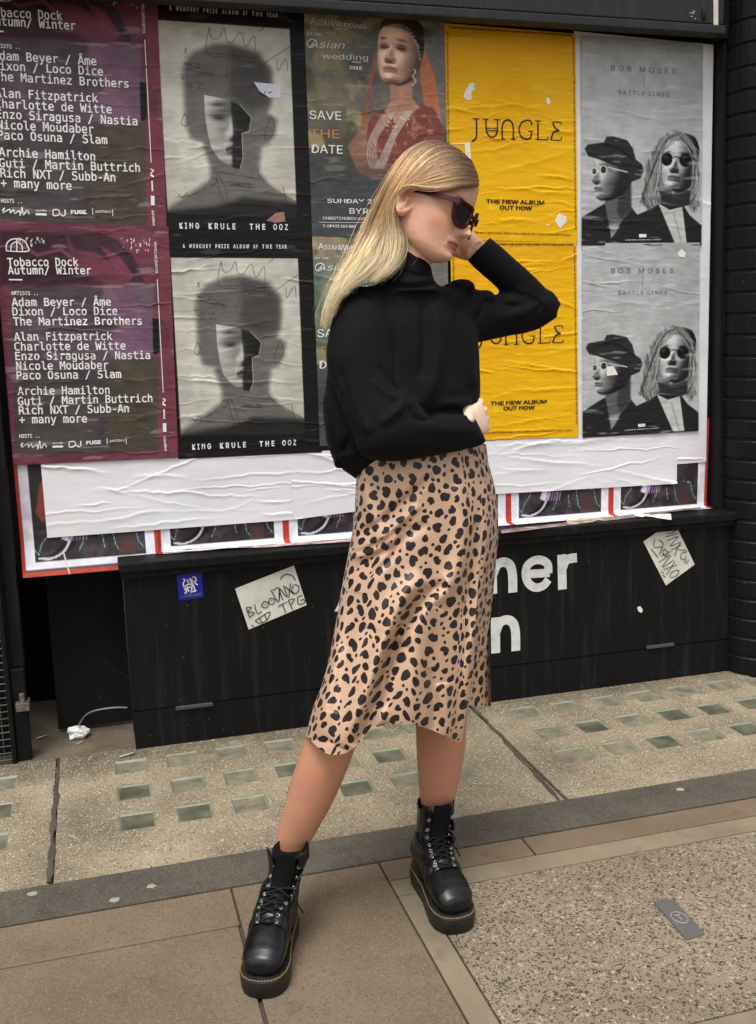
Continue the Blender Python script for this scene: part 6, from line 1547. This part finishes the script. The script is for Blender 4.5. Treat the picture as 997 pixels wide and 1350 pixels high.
def strands(n, seed, layer, r0, kk=K):
    r = np.random.default_rng(seed); V, F, C = [], [], []
    tt = np.linspace(0, 1, kk); ns = 4; base = 0
    ring = [(math.cos(q), math.sin(q)) for q in np.linspace(0, 2*math.pi, ns, endpoint=False)]
    for _ in range(n):
        s = r.random()*(len(GUIDES)-1) if layer < 2 else r.choice([r.uniform(0, .6), r.uniform(4.2, 6)]); i = min(int(s), len(GUIDES)-2); u = s-i
        dr = r.normal(0, .28); sv = np.clip(s+dr*sstep(.15, 1, tt)+.10*np.sin(tt*9+r.uniform(0, 6)), 0, 5.999); iv = sv.astype(int); uv_ = (sv-iv)[:, None]
        ar = np.arange(kk); p = GD[iv, ar]*(1-uv_)+GD[iv+1, ar]*uv_; y = GY[iv, ar]*(1-uv_[:, 0])+GY[iv+1, ar]*uv_[:, 0]
        end = (.84+.16*float(noise2(np.array([s*6.]), np.array([3.]), 8)[0])+r.uniform(-.05, .03)) if r.random() < .8 else r.uniform(.55, .85); st = 0 if r.random() < .75 else r.uniform(0, .25)
        q = st+(end-st)*tt; q = np.clip(q, 0, 1)
        px = np.interp(q, tt, p[:, 0]); py = np.interp(q, tt, p[:, 1]); yy = np.interp(q, tt, y)
        jit = (1.0 if layer < 2 else 3.4); ph = r.uniform(0, 9)
        amp = jit*(.25+2.6*q**1.5)
        cl = r.normal(0, 1.0)
        px = px+amp*(cl*.9+.6*np.sin(q*7+ph)); py = py+amp*(.5*r.normal()+.35*np.sin(q*6+ph*1.7))
        dep = r.uniform(-.003, .006)+ (0 if layer != 1 else r.uniform(.01, .12)*sstep(.0, .5, q)*(1-.0*q))
        if layer == 2: dep += r.uniform(-.008, .05)
        lk = noise2(np.full(kk, s*8.5)+q*.8, q*2.2, 15)-.5      # locks stand out from one another
        yy = yy+dep+.004*np.sin(q*9+ph)*q-.016*lk*sstep(.1, .5, q)
        px = px+5.5*lk*sstep(.3, 1, q)*jit**.3
        d = RT*((px-PCX)/FPX)[:, None]-UP*((py-PCY)/FPX)[:, None]+FW
        P = d*(yy/d[:, 1])[:, None]; P[:, 2] += CAM_H
        T = np.gradient(P, axis=0); T /= np.linalg.norm(T, axis=1)[:, None]+1e-9
        A = np.cross(T, FW); A /= np.linalg.norm(A, axis=1)[:, None]+1e-9; B_ = np.cross(T, A)
        rr = r0*r.uniform(.6, 1.25)*np.interp(tt, [0, .1, .7, 1], [.7, 1, .9, .25])
        for (c, s_) in ring: V.append(P+rr[:, None]*(c*A+s_*B_))
        root = np.array(rgb(*((96, 70, 46) if s > .6 else (124, 92, 60)))); mid = np.array(rgb(202, 168, 124)); tip = np.array(rgb(228, 206, 168))
        tone = r.choice([.55, .8, 1.0, 1.15, 1.35], p=[.10, .20, .34, .22, .14])*(.52+.96*float(noise2(np.array([s*11.]), np.array([0.]), 5)[0]))
        w1 = sstep(.02, .20+.10*r.random(), q)[:, None]; w2 = sstep(.3, .9, q)[:, None]
        c_ = (root*(1-w1)+mid*w1)*(1-w2)+tip*w2; c_ = np.clip(c_*tone, 0, .95)
        for _k in range(ns): C.append(c_)
        idx = base+np.arange(ns)[:, None]*kk+np.arange(kk)[None]
        nx = np.roll(idx, -1, 0)
        F.append(np.stack([idx[:, :-1], idx[:, 1:], nx[:, 1:], nx[:, :-1]], -1).reshape(-1, 4)); base += ns*kk
    return np.concatenate(V), np.concatenate(F), np.concatenate(C)
parts = [strands(6500, 1, 0, .00062), strands(2200, 2, 1, .0011), strands(420, 3, 2, .00042)]
# under-layer: the sheet the guides span, with thickness, so that no skin shows between strands
ns_ = 60; ss = np.linspace(.05, 5.95, ns_); kk2 = 40; q = np.linspace(0, .93, kk2); tt = np.linspace(0, 1, K)
G = []; 
for s in ss:
    i = min(int(s), 5); u = s-i; p = GD[i]*(1-u)+GD[i+1]*u; y = GY[i]*(1-u)+GY[i+1]*u
    G.append(np.stack([np.interp(q, tt, p[:, 0]), np.interp(q, tt, p[:, 1]), np.interp(q, tt, y)], 1))
G = np.array(G)
def unproj(G, dy):
    px, py, Y = G[..., 0], G[..., 1], G[..., 2]+dy
    d = RT*((px-PCX)/FPX)[..., None]-UP*((py-PCY)/FPX)[..., None]+FW
    P = d*(Y/d[..., 1])[..., None]; P[..., 2] += CAM_H; return P
thick = .03+.05*sstep(.3, .7, np.linspace(0, 1, kk2))*sstep(1.05, .8, np.linspace(0, 1, kk2))
fr, bk = unproj(G, .005), unproj(G, .005+thick[None, :])
nfr = ns_*kk2; V = np.concatenate([fr.reshape(-1, 3), bk.reshape(-1, 3)])
F = [grid_faces(ns_, kk2), grid_faces(ns_, kk2)[:, ::-1]+nfr]
e1 = np.arange(kk2-1); e2 = np.arange(ns_-1)
F.append(np.stack([e1, e1+1, e1+1+nfr, e1+nfr], 1)); o_ = (ns_-1)*kk2; F.append(np.stack([o_+e1+1, o_+e1, o_+e1+nfr, o_+e1+1+nfr], 1))
F.append(np.stack([(e2+1)*kk2, e2*kk2, e2*kk2+nfr, (e2+1)*kk2+nfr], 1)); l_ = kk2-1; F.append(np.stack([e2*kk2+l_, (e2+1)*kk2+l_, (e2+1)*kk2+l_+nfr, e2*kk2+l_+nfr], 1))
cu = np.tile((np.array(rgb(90, 68, 48))[None]*(1-sstep(0, .4, q))[:, None]+np.array(rgb(168, 136, 98))[None]*sstep(0, .4, q)[:, None])[None], (ns_, 1, 1)).reshape(-1, 3)
parts.append((V, np.concatenate(F), np.concatenate([cu, cu])))
# the far half of the skull (seen only from elsewhere)
th = np.linspace(0, 2*math.pi, 48, endpoint=False); rg = []
for z in np.linspace(.134, -.055, 34):
    k = math.sqrt(max(0, 1-((z-EC[2])/(ER[2]+.002))**2)) if z > EC[2] else math.sqrt(max(0.1, 1-((z-EC[2])/.13)**2))
    rg.append(np.stack([EC[0]+(ER[0]-.004)*k*np.cos(th), (ER[1]-.004)*k*np.sin(th), np.full(48, z-.004)], 1))
rg = np.array(rg); V = rg.reshape(-1, 3); Fq = grid_faces(34, 48, True)
fc = V[Fq].mean(1); keep = (fc[:, 0] < .086-1.1*np.clip(.085-fc[:, 2], 0, 1)) & ((fc[:, 2] > .03) | (fc[:, 0] < -.03))
parts.append((H(V), Fq[keep], np.tile(np.array(rgb(112, 86, 60)), (len(V), 1))))
Va, Fa, Ca, n0 = [], [], [], 0
for V, F, C_ in parts: Va.append(V); Fa.append(F+n0); Ca.append(C_); n0 += len(V)
me = fast_mesh('hair', np.concatenate(Va), np.concatenate(Fa)); colour_attr(me, np.concatenate(Ca))
link('hair', me, attr_mat('blonde_hair', rough=.36, spec=.45), person, smooth=True)

# --- sunglasses
sg = empty('sunglasses', tuple(H(np.array([.1, 0, .012])))); sg.parent = person; sg.matrix_parent_inverse = Matrix.Translation(-person.location)
M_FRAME = plain('burgundy_acetate', rgb(64, 8, 20), .30, .32); M_LENS = plain('dark_lens', (.006, .005, .006), .06, .6); M_HINGE = plain('small_steel_rivet', (.5, .48, .46), .3, .5, .9)
def lens_outline(sc, n=48):
    P = [(-.024, .020), (-.010, .0225), (.008, .0225), (.024, .0235), (.0285, .018), (.0275, .004), (.0225, -.014), (.0095, -.0255), (-.006, -.0260), (-.0185, -.018), (-.0245, -.002)]
    P = smooth_line(np.array(P+[P[0]]), 5)[:-1]; return P*sc*np.array([.88, 1.0])
def fpt(y, z, d=0):     # frame front is gently wrapped
    return np.array([.1065-6.5*y*y-.06*(z-.01)*0+d, y, z])
for sg_n in (1, -1):
    o_, i_ = lens_outline(1.14), lens_outline(.86)
    b = MB(); n = len(o_); V = []
    for d in (0, .0045):
        for P in (o_, i_): V += [H(fpt(sg_n*(.0330+p[0]), .009+p[1], d)) for p in P]
    F = []
    for i in range(n):
        j = (i+1) % n; F += [(i, j, n+j, n+i), (2*n+i, 3*n+i, 3*n+j, 2*n+j), (i, 2*n+i, 2*n+j, j), (n+i, n+j, 3*n+j, 3*n+i)]
    b.add(V, F); b.build('rim', M_FRAME, sg, bevel=.0006)
    b = MB(); P = lens_outline(.90); V = [H(fpt(sg_n*(.0330+p[0]), .009+p[1], .0012)) for p in P]+[H(fpt(sg_n*.0330, .009, .0030))]
    b.add(V, [(i, (i+1) % n, n) for i in range(n)]); V2 = [H(fpt(sg_n*(.0330+p[0]), .009+p[1], .0002)) for p in P]; b.add(V2, [tuple(range(n))]); b.build('lens', M_LENS, sg, smooth=True)
    b = MB(); path = [H(np.array(p)) for p in ((((.1015, sg_n*.0605, .024), (.097, sg_n*.0665, .024), (.080, sg_n*.0715, .0235), (.05, sg_n*.0745, .0225), (.015, sg_n*.0755, .022), (-.012, sg_n*.074, .019), (-.022, sg_n*.072, .010))) if sg_n > 0 else ((.096, -.0570, .024), (.088, -.0600, .024), (.075, -.0640, .0235), (.05, -.0690, .0225), (.015, -.0725, .022), (-.012, -.072, .019), (-.022, -.070, .010)))]
    path = smooth_line(np.array(path), 4); k = len(path); hh = np.interp(np.linspace(0, 1, k), [0, .12, .3, 1], [.0085, .0078, .0055, .0040])
    V = []
    for p, h_ in zip(path, hh): V += [p+_U*h_*HS+_N*.0014, p+_U*h_*HS-_N*.0014, p-_U*h_*HS-_N*.0014, p-_U*h_*HS+_N*.0014]
    b.add(V, [tuple(f) for f in grid_faces(k, 4, True)]+[(0, 1, 2, 3), tuple(4*(k-1)+j for j in (3, 2, 1, 0))]); b.build('temple_arm', M_FRAME, sg, bevel=.0005)
    for dz in (.020, .028):
        b = MB(); p = H(fpt(sg_n*.0585, dz-.002, .0045)); b.tube([p, p+_F*.001], .0012, 8); b.build('rivet', M_HINGE, sg)
b = MB(); b.tube(smooth_line([H(fpt(-.014, .013, .002)), H(fpt(-.005, .0165, .003)), H(fpt(.005, .0165, .003)), H(fpt(.014, .013, .002))]), .0044, 8); b.build('bridge', M_FRAME, sg, smooth=True)
